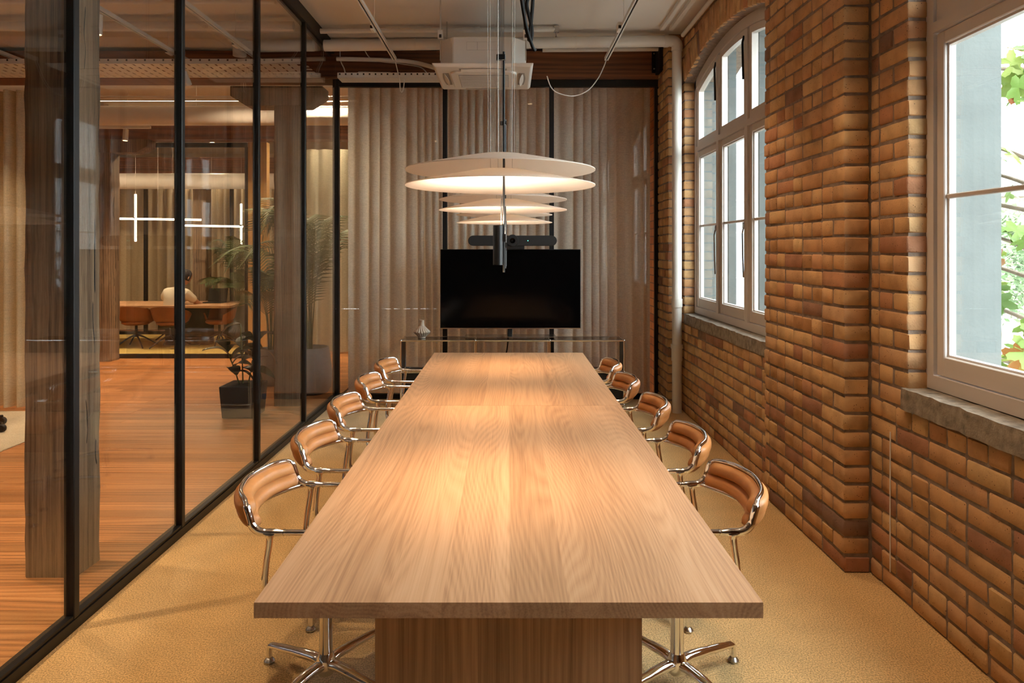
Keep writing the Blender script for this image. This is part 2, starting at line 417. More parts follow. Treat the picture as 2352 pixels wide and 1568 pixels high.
FW = (4.45, 6.60); NW = (0.86, 3.01); ZS = 0.865
# near wall with the big window beside the camera
wn = wall_body('wall_right', 1.76, -0.45, 3.33, 'tan brick wall around the nearer window', (NW[0], NW[1], ZS))
MB().box(1.752, 1.768, -0.45, 1.2, 0, ZS).build('plain_brickwork', M['brickwall'], wn)
MB().box(1.752, 1.768, -0.45, 0.86, ZS, CH).build('plain_brickwork', M['brickwall'], wn)
wr = wall_body('wall_right', 1.76, -3.9, -0.45, 'brick wall continuing behind the camera')
MB().box(1.752, 1.768, -3.9, -0.45, 0, CH).build('plain_brickwork', M['brickwall'], wr)
lay(wn, 1.76, 1.2, 3.322, 0, 10)
lay(wn, 1.76, 3.01, 3.322, 10, 43, d0=0.09)
MB().tube([(1.7545,3.138,0.09),(1.7545,3.139,0.42),(1.7545,3.137,0.735)], 0.003, 5).build('paint_drip', M['white'], wn)
# pilaster between the windows
wp = wall_body('wall_right', 1.63, 3.324, 4.335, 'projecting tan brick pilaster between the two windows')
lay(wp, 1.63, 3.318, 4.345, 0, 43, d0=0.125, d1=0.165)
# far wall
wf = wall_body('wall_right', 1.70, 4.33, 6.75, 'tan brick wall around the arched farther window', (FW[0], FW[1], ZS))
yc = (FW[0]+FW[1])/2
lay(wf, 1.70, 4.35, 6.75, 0, 10, par=1)
lay(wf, 1.70, 6.60, 6.75, 10, 37, d0=0.10, par=1)
lay(wf, 1.70, 4.35, 6.75, 37, 43, skip=lambda y, z: math.hypot(y-yc, z+0.124) < ARC_R+0.215 and 4.42 < y < 6.63)
nv = 27
for i in range(nv):
    t = (i+0.5)/nv; y_ = FW[0]+(FW[1]-FW[0])*t; a = math.asin((y_-yc)/ARC_R); rr = ARC_R+0.112
    o = obj('brick', brick_mesh(0.071, 0.222, 0.12), None, wf)
    o.location = (1.70+0.054+R.uniform(-0.004,0.002), yc+math.sin(a)*rr, -0.124+math.cos(a)*rr); o.rotation_euler = (-a, 0, 0)
# brick pier in the back corner
wq = wall_body('wall_right', 1.575, 6.751, 7.26, 'narrow tan brick pier in the back corner behind the white downpipe')
lay(wq, 1.575, 6.745, 7.26, 0, 43, d0=0.125)
wz = thing('wall_right', 'tan brickwork continuing behind the linen curtain', 'wall', kind='structure')
MB().box(1.60, XO, 7.26, 15.1, 0, CH).build('plain_brickwork', M['brickwall'], wz)

# ---- windows
def window(name, fx, w0, w1, label, rail=0.06):
    w = thing(name, label, 'window', kind='structure'); yc = (w0+w1)/2
    x0, x1 = fx, fx+0.075
    zb = 0.965; f = MB()
    f.box(x0, x1, w1-0.045, w1+0.01, zb, 3.21); f.box(x0, x1, w0-0.01, w0+0.045, zb, 3.21)   # jambs
    f.box(x0, x1, w0+0.045, w1-0.045, zb, zb+0.06)                                            # bottom rail
    f.box(x0-0.004, x1+0.01, w0+0.045, w1-0.045, 2.51, 2.555)                                 # transom
    mull = [w1-0.72, w1-1.43]
    for m_ in mull:
        f.box(x0-0.003, x1, m_-0.03, m_+0.03, zb+0.06, 2.51); f.box(x0-0.003, x1, m_-0.03, m_+0.03, 2.555, arch_z(m_-yc)-0.10)
    n = 20; RH = ARC_R-0.085
    for i in range(n):
        a = w0+(w1-w0)*i/n; c = w0+(w1-w0)*(i+1)/n
        f.hexa([(x0,a,arch_z(a-yc,RH)),(x1,a,arch_z(a-yc,RH)),(x1,c,arch_z(c-yc,RH)),(x0,c,arch_z(c-yc,RH)),
                (x0,a,arch_z(a-yc)+0.01),(x1,a,arch_z(a-yc)+0.01),(x1,c,arch_z(c-yc)+0.01),(x0,c,arch_z(c-yc)+0.01)])
    f.build('window_frame', M['frame'], w)
    bays = [(w1-0.045, w1-0.69), (w1-0.75, w1-1.40), (w1-1.46, w0+0.045)]
    st = 0.052
    for k, (b1, b0) in enumerate(bays):
        b0 += 0.004; b1 -= 0.004
        xs0, xs1 = x0+0.012, x0+0.060
        # lower casement
        z0, z1 = zb+0.064, 2.506; s = MB()
        s.box(xs0, xs1, b0, b0+st, z0, z1); s.box(xs0, xs1, b1-st, b1, z0, z1)
        s.box(xs0, xs1, b0+st, b1-st, z0, z0+0.085); s.box(xs0, xs1, b0+st, b1-st, z1-0.055, z1)
        so = s.build('sash', M['frame'], w, bevel=0.004, segs=1)
        g0, g1, h0, h1 = b0+st, b1-st, z0+0.085, z1-0.055
        bd = MB()
        for (a0,a1,c0,c1) in ((g0,g0+0.009,h0,h1),(g1-0.009,g1,h0,h1),(g0+0.009,g1-0.009,h0,h0+0.009),(g0+0.009,g1-0.009,h1-0.009,h1)):
            bd.box(xs0+0.016, xs1-0.004, a0, a1, c0, c1)
        bd.build('glazing_bead', M['frame'], so)
        MB().box(xs0+0.008, xs1-0.004, g0, g1, 1.789, 1.809).build('glazing_bar', M['frame'], so, bevel=0.004, segs=1)
        for (c0, c1) in ((h0, 1.789), (1.809, h1)):
            MB().box(xs0+0.024, xs0+0.029, g0, g1, c0, c1).build('window_pane', M['winglass'], so)
        if k < 2:
            yy = b0+0.026 if k == 0 else b0+0.02
            MB().tube([(xs0-0.012,yy,1.75),(xs0-0.022,yy+0.004,1.70),(xs0-0.020,yy,1.5),(xs0-0.014,yy,1.36)], 0.006, 6).build('casement_stay', M['steel'], so, smooth=40)
            MB().cbox((xs0-0.008, yy, 1.76), (0.022,0.03,0.05)).build('latch', M['steel'], so, bevel=0.004, segs=1)
        # upper light with its curved head
        z0 = 2.559; RT = RH-0.003; RG = RH-0.055; s = MB(); m2 = 10
        s.box(xs0, xs1, b0+st, b1-st, z0, z0+rail)
        for (p, q) in ((b0, b0+st), (b1-st, b1)):
            s.hexa([(xs0,p,z0),(xs1,p,z0),(xs1,q,z0),(xs0,q,z0),(xs0,p,arch_z(p-yc,RT)),(xs1,p,arch_z(p-yc,RT)),(xs1,q,arch_z(q-yc,RT)),(xs0,q,arch_z(q-yc,RT))])
        for i in range(m2):
            a = g0+(g1-g0)*i/m2; c = g0+(g1-g0)*(i+1)/m2
            s.hexa([(xs0,a,arch_z(a-yc,RG)),(xs1,a,arch_z(a-yc,RG)),(xs1,c,arch_z(c-yc,RG)),(xs0,c,arch_z(c-yc,RG)),
                    (xs0,a,arch_z(a-yc,RT)),(xs1,a,arch_z(a-yc,RT)),(xs1,c,arch_z(c-yc,RT)),(xs0,c,arch_z(c-yc,RT))])
        so = s.build('fanlight_sash', M['frame'], w)
        poly = [(g0, z0+rail), (g1, z0+rail)] + [(g1+(g0-g1)*i/m2, arch_z(g1+(g0-g1)*i/m2-yc, RG)) for i in range(m2+1)]
        MB().prism(poly, 'x', xs0+0.024, xs0+0.029).build('window_pane', M['winglass'], so)
        if k < 2:
            zt = arch_z(b0-yc, RT)
            MB().tube([(xs0-0.01,b0+0.02,zt-0.05),(xs0-0.022,b0+0.02,zt-0.10),(xs0-0.016,b0+0.02,zt-0.38)], 0.009, 6).build('fanlight_stay', M['black'], so, smooth=40)
    sl = MB()      # concrete sill, slightly ragged front edge
    n = 40
    ys = [w0-0.02+(w1-w0+0.04)*i/n for i in range(n+1)]
    jf = [R.uniform(-0.006,0.006) for _ in ys]; jz = [R.uniform(-0.004,0.003) for _ in ys]
    fs = fx-0.105
    for i in range(n):
        a, c = ys[i], ys[i+1]
        sl.hexa([(fs+jf[i],a,ZS+jz[i]),(fx+0.2,a,ZS),(fx+0.2,c,ZS),(fs+jf[i+1],c,ZS+jz[i+1]),
                 (fs+jf[i]+0.004,a,0.958+jz[i]),(fx+0.2,a,0.966),(fx+0.2,c,0.966),(fs+jf[i+1]+0.004,c,0.958+jz[i+1])])
    sl.build('window_sill', M['concrete'], w)
    # rendered outer reveal and outer mullions
    ex = MB()
    ex.box(x1+0.002, 2.17, w1-0.004, w1+0.02, 0.9, 3.25); ex.box(x1+0.002, 2.17, w0-0.02, w0+0.004, 0.9, 3.25); ex.box(x1+0.002, 2.24, w0, w1, 0.90, 0.968)
    for m_ in mull: ex.box(x1+0.002, x1+0.065, m_-0.065, m_+0.065, 0.962, arch_z(m_-yc)-0.02)
    ex.build('outer_reveal', M['stone'], w)
    return w
window('window_1', 1.845, NW[0], NW[1], 'white painted casement window nearest the camera, vine leaves outside', 0.11)
window('window_2', 1.80, FW[0], FW[1], 'white painted arched six-light window farther along the brick wall')

# ---- glazed partition on the office side
gw = thing('wall_left', 'black steel framed glass partition between room and timber-floored office', 'wall', kind='structure')
MY = [-3.8, -1.6, 0.55, 1.70, 2.85, 3.78, 4.93, 6.05]
for y_ in MY: MB().box(XL-0.045, XL, y_-0.036, y_, 0.045, 3.60).build('mullion', M['black'], gw, bevel=0.003, segs=1)
MB().box(XL-0.06, XL+0.006, YB-0.01, YB+0.04, 0.0, 3.69).build('corner_post', M['black'], gw)
MB().box(XL-0.06, XL+0.004, -3.9, 7.0, 3.58, 3.695).build('header_rail', M['black'], gw)
MB().box(XL-0.05, XL-0.03, -3.9, 7.0, 3.55, 3.58).build('header_bead', M['black'], gw)
MB().box(XL-0.07, XL+0.002, -3.9, YB-0.01, 0.001, 0.045).build('base_rail', M['black'], gw)
MB().box(XL-0.04, XL-0.004, -3.9, YB-0.01, 0.045, 0.060).build('base_bead', M['black'], gw)
ys = MY+[YB]
for a, b in zip(ys[:-1], ys[1:]):
    MB().box(XL-0.028, XL-0.018, a, b-0.036, 0.050, 3.58).build('glass_pane', M['glass'], gw)
# ---- back glazing
bk = thing('wall_back', 'black framed glass wall behind the television with linen curtain beyond', 'wall', kind='structure')
PX = [-1.79, -0.67, 0.455, 1.565]
for x_ in PX[1:]: MB().box(x_-0.024, x_+0.024, YB, YB+0.05, 0.05, 3.29).build('mullion', M['black'], bk, bevel=0.003, segs=1)
MB().box(-1.79, 1.575, YB, YB+0.055, 3.29, 3.365).build('header_rail', M['black'], bk)
MB().box(-1.79, 1.575, YB, YB+0.05, 0.001, 0.055).build('base_rail', M['black'], bk)
for a, b in zip(PX[:-1], PX[1:]): MB().box(a+0.024, b-0.024, YB+0.022, YB+0.030, 0.055, 3.29).build('glass_pane', M['glass'], bk)

# ---- beams and columns
struct('beam', MB().box(-9.0, 1.575, 7.16, 7.46, 3.366, 3.66), M['beam'], 'brown timber beam above the back glazing', 'beam', bevel=0.006)
struct('beam', MB().box(-9.0, -1.9, 9.62, 9.86, 3.13, 3.41), M['beam'], 'brown timber beam above the far office partition', 'beam', bevel=0.006)
struct('beam', MB().box(-9.0, -2.4, 12.75, 12.95, 2.95, 3.3), M['beam'], 'dark timber beam at the far side of the distant meeting room', 'beam', bevel=0.006)
def column(x0, x1, y0, y1, h, label, corbel=None, taper=0.0):
    c = thing('column', label, 'column', ((x0+x1)/2, (y0+y1)/2, 0), kind='structure')
    hx, hy = (x1-x0)/2, (y1-y0)/2; b = MB(); n = 40; rr = random.Random(int(abs(x0)*100+y0*10))
    v = []; f = []
    ch = 0.012
    for i in range(n+1):
        z = h*i/n
        q = [(-hx+ch,-hy),(hx-ch,-hy),(hx,-hy+ch),(hx,hy-ch),(hx-ch,hy),(-hx+ch,hy),(-hx,hy-ch),(-hx,-hy+ch)]
        v += [(a+rr.uniform(-0.0035,0.0035), d+rr.uniform(-0.0035,0.0035), z) for a, d in q]
    for i in range(n):
        for k in range(8): f.append((i*8+k, i*8+(k+1)%8, (i+1)*8+(k+1)%8, (i+1)*8+k))
    f.append(tuple(range(7,-1,-1))); f.append(tuple(range(n*8, n*8+8)))
    b.add(v, f).build('timber_post', M['post'], c, smooth=35)
    for k in range(5):     # drying cracks as thin dark splinters let into the faces
        z0 = rr.uniform(0.3, h-0.9); yy = rr.uniform(-hy*0.6, hy*0.6); ln = rr.uniform(0.12,0.5)
        MB().tube(spline([(hx-0.0005,yy+rr.uniform(-0.01,0.01),z0+ln*t) for t in (0,0.3,0.6,1)],4), [0.0004]+[0.0034]*11+[0.0004], 5).build('crack', M['blackm'], c)
    if corbel:
        cx0, cx1, z0, z1 = corbel; m_ = (x0+x1)/2
        p = [(cx0-m_,z1),(cx0-m_,z1-0.10),(cx0-m_+0.16,z0),(cx1-m_-0.16,z0),(cx1-m_,z1-0.10),(cx1-m_,z1)]
        MB().prism(p, 'y', -hy, hy).build('corbel', M['post'], c, bevel=0.008)
    return c
column(-2.325, -2.075, 3.27, 3.475, CH, 'weathered grey timber post just beyond the glass')
column(-2.36, -2.10, 6.86, 7.10, 3.02, 'weathered timber post with corbel beside the potted palm', (-2.80, -1.87, 3.02, 3.22))
column(-5.86, -5.60, 9.60, 9.84, 2.94, 'reddish timber post at the corner of the distant meeting room', (-6.4, -5.08, 2.94, 3.13))
column(-5.76, -5.52, 12.45, 12.7, 2.75, 'timber post inside the distant meeting room beside the palm', (-6.0, -4.95, 2.75, 2.95))
# beam over the corbels of the near grid line would sit above the frame

# ---- far office partition, distant meeting room shell
fp = thing('wall_back', 'black framed glass partition of the distant meeting room', 'wall', kind='structure')
for x_ in (-3.80, -4.82): MB().box(x_-0.025, x_+0.025, 9.9, 9.95, 0.05, 3.06).build('mullion', M['black'], fp)
MB().box(-5.6, -3.80, 9.9, 9.95, 3.06, 3.125).build('header_rail', M['black'], fp); MB().box(-9, -3.80, 9.9, 9.95, 0.0, 0.06).build('base_rail', M['black'], fp)
for a, b in ((-5.555,-4.845),(-4.795,-3.825)): MB().box(a, b, 9.92, 9.928, 0.06, 3.06).build('glass_pane', M['glass'], fp)
struct('wall_left', MB().box(-3.77, -3.50, 9.88, 10.0, 0, 3.13), plain('ochre_plaster', lin(190,152,92), 0.9), 'narrow ochre wall panel beside the distant partition', 'wall')
struct('wall_left', MB().box(-9.0, -5.86, 9.88, 10.0, 0, CH), M['wallp'], 'plaster wall section left of the reddish post', 'wall')
struct('floor', MB().box(-9.0, -3.5, 9.95, 12.66, -0.001, 0.006), plain('olive_carpet', lin(196,168,92), 0.95, bmp=0.4), 'olive yellow carpet of the distant meeting room', 'floor')
fb = thing('wall_back', 'black framed glazing in front of the far cream curtain', 'wall', kind='structure')
for x_ in (-6.75, -5.15, -3.6): MB().box(x_-0.03, x_+0.03, 12.68, 12.73, 0.05, 2.95).build('mullion', M['black'], fb)
MB().box(-9, -3.5, 12.68, 12.73, 0.0, 0.06).build('base_rail', M['black'], fb)

# ---- curtains
def curtain(name, x0, x1, y, z0, z1, mat, label, amp=0.024, pitch=0.115, seed=1, along='x'):
    rr = random.Random(seed); n = int((x1-x0)/0.010); nz = 24
    ph = []; a = 0; sp_ = 1.0; q_ = 0
    am = []; ac_ = 1.0; tg = 1.0
    for i in range(n+1):
        if i % 14 == 0: sp_ = rr.uniform(0.45,1.7); tg = rr.uniform(0.35,1.25)
        q_ += (sp_-q_)*0.12; ac_ += (tg-ac_)*0.10
        a += 2*PI/pitch*(x1-x0)/n*q_; ph.append(a); am.append(amp*ac_)
    v = []; f = []
    for j in range(nz+1):
        t = j/nz; z = z0+(z1-z0)*t
        for i in range(n+1):
            x = x0+(x1-x0)*i/n
            sway = 0.03*(1-t)*math.sin(i*0.05+seed)
            d = am[i]*(1.0+0.35*(1-t))*math.sin(ph[i]+0.35*(1-t)*math.sin(i*0.017))
            q = (x+sway*0.4+0.012*math.cos(ph[i]), y+d, z) if along == 'x' else (y+d, x, z)
            v.append(q)
    for j in range(nz):
        for i in range(n):
            k = j*(n+1)+i; f.append((k, k+1, k+n+2, k+n+1))
    m = MB().add(v, f); return tag(m.build(name, mat, smooth=80), label, 'curtain')
curtain('curtain', -1.75, -0.70, YB+0.20, 0.03, 3.345, M['curtain'], 'sheer linen curtain behind the back glass, panel beside the corner post', seed=3)
curtain('curtain', -0.70, 1.52, YB+0.20, 0.03, 3.345, M['curtain'], 'sheer linen curtain behind the back glass, panel behind the television', seed=5)
curtain('curtain', -8.6, -4.62, 6.78, 0.02, 3.15, M['curtain2'], 'cream curtain hanging to the timber floor left of the weathered post', 0.05, 0.16, 8)
curtain('curtain', -9.0, -3.4, 13.3, 0.02, 2.78, M['curtain2'], 'pale curtain along the back of the distant meeting room', 0.06, 0.2, 11)
curtain('curtain', -3.48, -1.9, 10.4, 0.02, 3.1, M['curtaing'], 'pale green curtain behind the tall palm', 0.04, 0.22, 14)

# ---------------------------------------------------------------- conference table
TY0, TY1, TYM, TH = 1.612, 5.535, 3.655, 0.738
tb = thing('conference_table', 'long solid oak conference table with plank top and slab legs', 'table', (0, (TY0+TY1)/2, 0))
cy = (TY0+TY1)/2; pw = 1.203/8
for (a, b) in ((TY0, TYM-0.001), (TYM+0.001, TY1)):
    xx = -0.6015
    ws = [pw*R.uniform(0.85,1.15) for _ in range(8)]; s_ = 1.203/sum(ws)
    for w_ in ws:
        w_ *= s_
        me = MB().cbox((0,0,0), (w_, b-a, 0.037)).mesh('plank')
        o = obj('plank', me, M['oak'], tb); o.location = (xx+w_/2, (a+b)/2-cy, TH-0.0185); xx += w_
for k, (a, b) in enumerate(((1.80,1.84),(5.30,5.34))):
    lg = thing('slab_leg', '', ''); del lg['label'], lg['category']; lg.parent = tb
    xx = -0.352; wl = [0.086,0.095,0.09,0.084,0.08,0.088,0.09,0.091]; s_ = 0.704/sum(wl)
    for w_ in wl:
        w_ *= s_
        me = MB().cbox((0,0,0), (w_, b-a, 0.700)).mesh('stave')
        o = obj('stave', me, M['oak_z'], lg); o.location = (xx+w_/2, (a+b)/2-cy, 0.3505); xx += w_
MB().box(-0.03, 0.03, 1.84-cy, 5.30-cy, 0.60, 0.70).build('spine_beam', M['oak_z'], tb)

# ---------------------------------------------------------------- chairs
def make_chair(star):
    t = thing('conference_chair', 'x', 'chair')
    ch = M['chrome']
    # swivel base
    MB().lathe([(0.0235,0.085),(0.0235,0.40),(0.032,0.415),(0.06,0.425),(0.06,0.435)], 20).build('column', ch, t, smooth=40)
    MB().lathe([(0.0,0.052),(0.028,0.055),(0.036,0.075),(0.034,0.105),(0.026,0.125),(0.0235,0.13)], 20).build('hub', ch, t, smooth=40)
    for k in range(4):
        a = math.radians(star+90*k); c, s = math.cos(a), math.sin(a)
        pts = [(0.015*c,0.015*s,0.088),(0.06*c,0.06*s,0.094),(0.15*c,0.15*s,0.086),(0.25*c,0.25*s,0.074),(0.285*c,0.285*s,0.068),(0.295*c,0.295*s,0.055),(0.297*c,0.297*s,0.024)]
        lg = MB().tube(spline(pts, 4), [0.021]*4+[0.0205]*4+[0.0175]*4+[0.015]*4+[0.014]*4+[0.0125]*5, 10, squash=0.8).build('base_arm', ch, t, smooth=50)
        MB().lathe([(0.0,0.0),(0.019,0.001),(0.021,0.008),(0.015,0.016),(0.009,0.02),(0.009,0.03)], 14, (0.297*c,0.297*s,0)).build('glide', M['steel'], lg, smooth=40)
    # seat pad
    MB().box(-0.110, 0.285, -0.190, 0.190, 0.440, 0.495).build('seat', M['leather'], t, smooth=60, bevel=0.024, segs=3)
    MB().box(-0.13, 0.255, -0.19, 0.19, 0.428, 0.441).build('seat_pan', M['steel'], t, bevel=0.004, segs=1)
    # back cushion: curved, two horizontal channels
    def plan(u): return (-0.262+0.082*abs(u)**2.3, 0.222*u)
    nu = 28; prof = []
    for i in range(13): prof.append((i/12, 1))
    for i in range(13): prof.append((1-i/12, -1))
    v = []; f = []; m_ = len(prof)
    for i in range(nu+1):
        u = -1+2*i/nu; x, y = plan(u); e = 1e-3
        x2, y2 = plan(u+e); tx, ty = x2-x, y2-y; l = math.hypot(tx, ty); nx, ny = ty/l, -tx/l     # normal pointing +x at centre
        if nx < 0: nx, ny = -nx, -ny
        edge = min(1.0, (1-abs(u))/0.10+0.02); edge = edge**0.5
        z0 = 0.656+0.008*(1-edge); z1 = 0.750-0.005*u*u-0.014*(1-edge)
        for (q, sd) in prof:
            chn = abs(math.sin(2*PI*(q*0.92+0.04)))**0.45
            if sd > 0: d = (0.014+0.020*chn)*edge
            else: d = -(0.012+0.019*math.sin(PI*min(1,max(0,q)))**0.5*(0.75+0.25*chn))*edge
            if q in (0,1): d *= 0.6
            z = z0+(z1-z0)*q
            ln = -0.030*(q-0.4)
            v.append((x+nx*d+ln, y+ny*d, z))
    for i in range(nu):
        for k in range(m_): f.append((i*m_+k, i*m_+(k+1)%m_, (i+1)*m_+(k+1)%m_, (i+1)*m_+k))
    f.append(tuple(range(m_-1,-1,-1))); f.append(tuple(range(nu*m_, (nu+1)*m_)))
    MB().add(v, f).build('backrest', M['leather'], t, smooth=60)
    # polished loop: arm - back edge - arm
    half = [(0.17,-0.226,0.648),(0.02,-0.226,0.650),(-0.10,-0.228,0.651),(-0.150,-0.230,0.655),(-0.176,-0.231,0.675),(-0.186,-0.230,0.703),(-0.196,-0.227,0.731),
            (-0.211,-0.206,0.749),(-0.246,-0.150,0.754),(-0.268,-0.080,0.756)]
    pts = half+[(-0.278,0,0.757)]+[(x,-y,z) for x,y,z in reversed(half)]
    sp = spline(pts, 6)
    rad = []
    for p in sp:
        rad.append(0.0095 if p.x > -0.09 else (0.0120 if p.z < 0.738 else 0.0082))
    lp = MB().tube(sp, rad, 10, squash=1.0).build('arm_frame', ch, t, smooth=60)
    low = [(-0.105,-0.226,0.649),(-0.160,-0.224,0.648),(-0.208,-0.165,0.648),(-0.243,-0.085,0.649),(-0.253,0,0.650)]
    pts = low+[(x,-y,z) for x,y,z in reversed(low[:-1])]
    MB().tube(spline(pts,6), 0.0092, 10).build('back_rim', ch, t, smooth=60)
    for s in (-1, 1):
        MB().lathe([(0.0104,-0.0016),(0.0104,0.0016)], 12).build('arm_joint', M['steel'], lp).matrix_local = Matrix.Translation((-0.075, s*0.227, 0.6505)) @ Matrix.Rotation(PI/2, 4, 'Y')
        pts = [(-0.120,s*0.2265,0.650),(-0.122,s*0.2262,0.632),(-0.125,s*0.2255,0.605),(-0.135,s*0.223,0.54),(-0.140,s*0.217,0.468),(-0.125,s*0.195,0.438)]
        ps = spline(pts, 4)
        MB().tube(ps, [0.026,0.0205,0.0165,0.0145]+[0.0125]*4+[0.0120]*(len(ps)-8), 8, squash=0.9).build('arm_post', ch, t, smooth=50)
    return t
c0 = make_chair(60); c1 = make_chair(30)
YC = [2.45, 3.07, 3.72, 4.37, 4.99]
HL = [-0.655, -0.66, -0.675, -0.675, -0.675]; HR = [0.605, 0.595, 0.575, 0.535, 0.525]
ordn = ['first', 'second', 'third', 'fourth', 'fifth']
k = 0
for side in (0, 1):
    for i in range(5):
        x = HL[i] if side == 0 else HR[i]
        lab = 'tan leather chrome armchair, %s from the near end on the %s side' % (ordn[i], 'glass partition' if side == 0 else 'brick wall')
        rz = (0 if side == 0 else PI)+math.radians(R.uniform(-2.5,2.5))
        src = c0 if side == 0 else c1
        if i == 0:
            src.location = (x, YC[i], 0); src.rotation_euler = (0,0,rz); src['label'] = lab; src['group'] = 'chairs around the conference table'
        else: dup(src, (x, YC[i], 0), rz, lab, 'chairs around the conference table')
        k += 1

# ---------------------------------------------------------------- pendant lamps
m, nt, bs = newmat('opal_disc'); bs.inputs['Base Color'].default_value = lin(250,243,234); bs.inputs['Roughness'].default_value = 0.6
tl = N(nt,'ShaderNodeBsdfTranslucent'); tl.inputs[0].default_value = lin(250,243,234); ms = N(nt,'ShaderNodeMixShader'); ms.inputs[0].default_value = 0.55
L(nt,bs,0,ms,1); L(nt,tl,0,ms,2); L(nt,ms,0,nt.nodes['Material Output'],0); M['opal'] = m
M['ledwarm'] = emitmat('warm_led', (1.0,0.72,0.42,1), 14.0); M['wire'] = plain('suspension_wire', lin(150,140,130), 0.4, 0.6)
def make_lamp():
    t = thing('pendant_lamp', 'x', 'lamp')
    def disc(z0, r):
        pr = []; pi = []
        for i in range(25):
            q = i/24; rr = 0.012+(r-0.012)*q
            h = 0.070*(1-(rr/r)**1.12); h *= 1.0
            if rr < 0.09: h = min(h, 0.0595-0.9*rr*rr)
            pr.append((rr, z0+h))
        pi = [(a, b-0.003) for a, b in reversed(pr)]
        b = MB().lathe(pr+pi+[pr[0]], 72, cap=False); return b.build('disc_shade', M['opal'], t, smooth=40)
    for z0 in (1.859, 1.804): disc(z0, 0.343)
    MB().tube([(0.013,0,1.489),(0.013,0,2.29)], 0.0042, 8).build('rod', M['black'], t, smooth=40)
    tu = MB().lathe([(0.0165,1.516),(0.0178,1.516),(0.0178,1.659),(0.0165,1.659)], 24, (-0.008,-0.012,0), cap=False)
    tu.lathe([(0.0165,1.659),(0.0165,1.516)], 24, (-0.008,-0.012,0), cap=False)
    tb_ = tu.build('light_tube', M['black'], t, smooth=40)
    for zz in (1.520, 1.655): MB().lathe([(0.0,zz),(0.0160,zz)], 20, (-0.008,-0.012,0), cap=False).build('diffuser', M['ledwarm'], tb_)
    MB().box(-0.012, 0.020, -0.016, -0.002, 1.60, 1.628).build('tube_clip', M['black'], t)
    MB().tube([(0.004,-0.004,1.66),(0.004,-0.004,1.765)], 0.0022, 6).build('cable_sleeve', M['steel'], t)
    MB().box(-0.014, 0.019, -0.008, 0.006, 2.258, 2.280).build('clamp', M['black'], t, bevel=0.002, segs=1)
    for (dx, dy, zz) in ((-0.008,0,2.27),(-0.002,0.004,2.27)):
        MB().tube([(dx,dy,zz),(dx*2.0,dy,CH)], 0.0012, 5).build('suspension_cable', M['black'], t)
    for (z0, rr) in ((1.916,0.055),(1.861,0.046)):
        for q in range(3):
            a = 0.6+q*2.09+z0; MB().tube([(rr*math.cos(a),rr*math.sin(a),z0),(rr*1.15*math.cos(a),rr*1.15*math.sin(a),CH)], 0.0005, 4).build('suspension_wire', M['wire'], t)
    MB().lathe([(0.0,CH-0.03),(0.05,CH-0.03),(0.055,CH-0.02),(0.055,CH-0.001),(0,CH-0.001)], 24).build('ceiling_rose', M['black'], t, smooth=40)
    return t
lamp0 = make_lamp()
LY = [(2.48,0.0),(3.67,-0.018),(4.90,-0.036)]
for i, (y_, dz) in enumerate(LY):
    lab = 'pendant lamp with two white disc shades, %s from the near table end' % ordn[i]
    if i == 0: lamp0.location = (-0.030, y_, dz); lamp0['label'] = lab; lamp0['group'] = 'pendant lamps over the table'; o = lamp0
    else: o = dup(lamp0, (-0.030, y_, dz), 0, lab, 'pendant lamps over the table')
    lx, ly = -0.038, y_-0.012
    light('lamp_downlight', 'SPOT', (lx, ly, 1.512+dz), 27, WARM, target=(lx, ly, 0), angle=96, blend=1.0, radius=0.015)
    light('lamp_uplight', 'SPOT', (lx, ly, 1.664+dz), 21, (1.0,0.80,0.60), target=(lx, ly, 3), angle=150, blend=0.5, radius=0.015)

# black power cables beside the lamps
tag(MB().tube(spline([(-0.035,2.48,3.69),(-0.02,2.47,3.1),(0.01,2.46,2.75),(0.055,2.46,2.42),(0.085,2.47,2.31),(0.098,2.48,2.295)],8), 0.006, 8).build('power_cable', M['rubber'], smooth=60),
    'black power cable curving down beside the lamp rods', 'cable')
tag(MB().tube(spline([(0.04,3.35,3.69),(0.05,3.36,3.2),(0.075,3.36,2.75),(0.105,3.36,2.60),(0.115,3.36,2.66),(0.09,3.36,2.78),(0.12,3.36,2.83),(0.112,3.36,2.70),(0.10,3.36,2.60)],8), 0.009, 8).build('power_cable', M['rubber'], smooth=60),
    'thick black cable with a looped end hanging from the ceiling', 'cable')

# ---------------------------------------------------------------- ceiling tracks with spot heads
def track(x, y0, y1, z, label):
    t = thing('lighting_track', label, 'track light', (x, (y0+y1)/2, z)); h = (y1-y0)/2
    b = MB(); b.box(-0.018,0.018,-h,h,0.010,0.032); b.box(-0.018,-0.007,-h,h,0,0.010); b.box(0.007,0.018,-h,h,0,0.010)
    b.build('track_rail', M['white'], t)
    MB().box(-0.0068,0.0068,-h+0.01,h-0.01,0.0085,0.0105).build('track_slot', M['blackm'], t)
    for yy in [h-1.0-2.0*k for k in range(int(h))]:
        if yy > -h+0.1: MB().tube([(0,yy,0.03),(0,yy,CH-z-0.001)], 0.002, 6).build('hanger', M['white'], t)
    MB().box(-0.042,-0.014,h-0.98,h-0.88,-0.012,0.05).build('feed_box', M['white'], t, bevel=0.003, segs=1)
    MB().box(-0.040,-0.018,h-0.982,h-0.97,-0.004,0.02).build('feed_socket', M['blackm'], t)
    return t
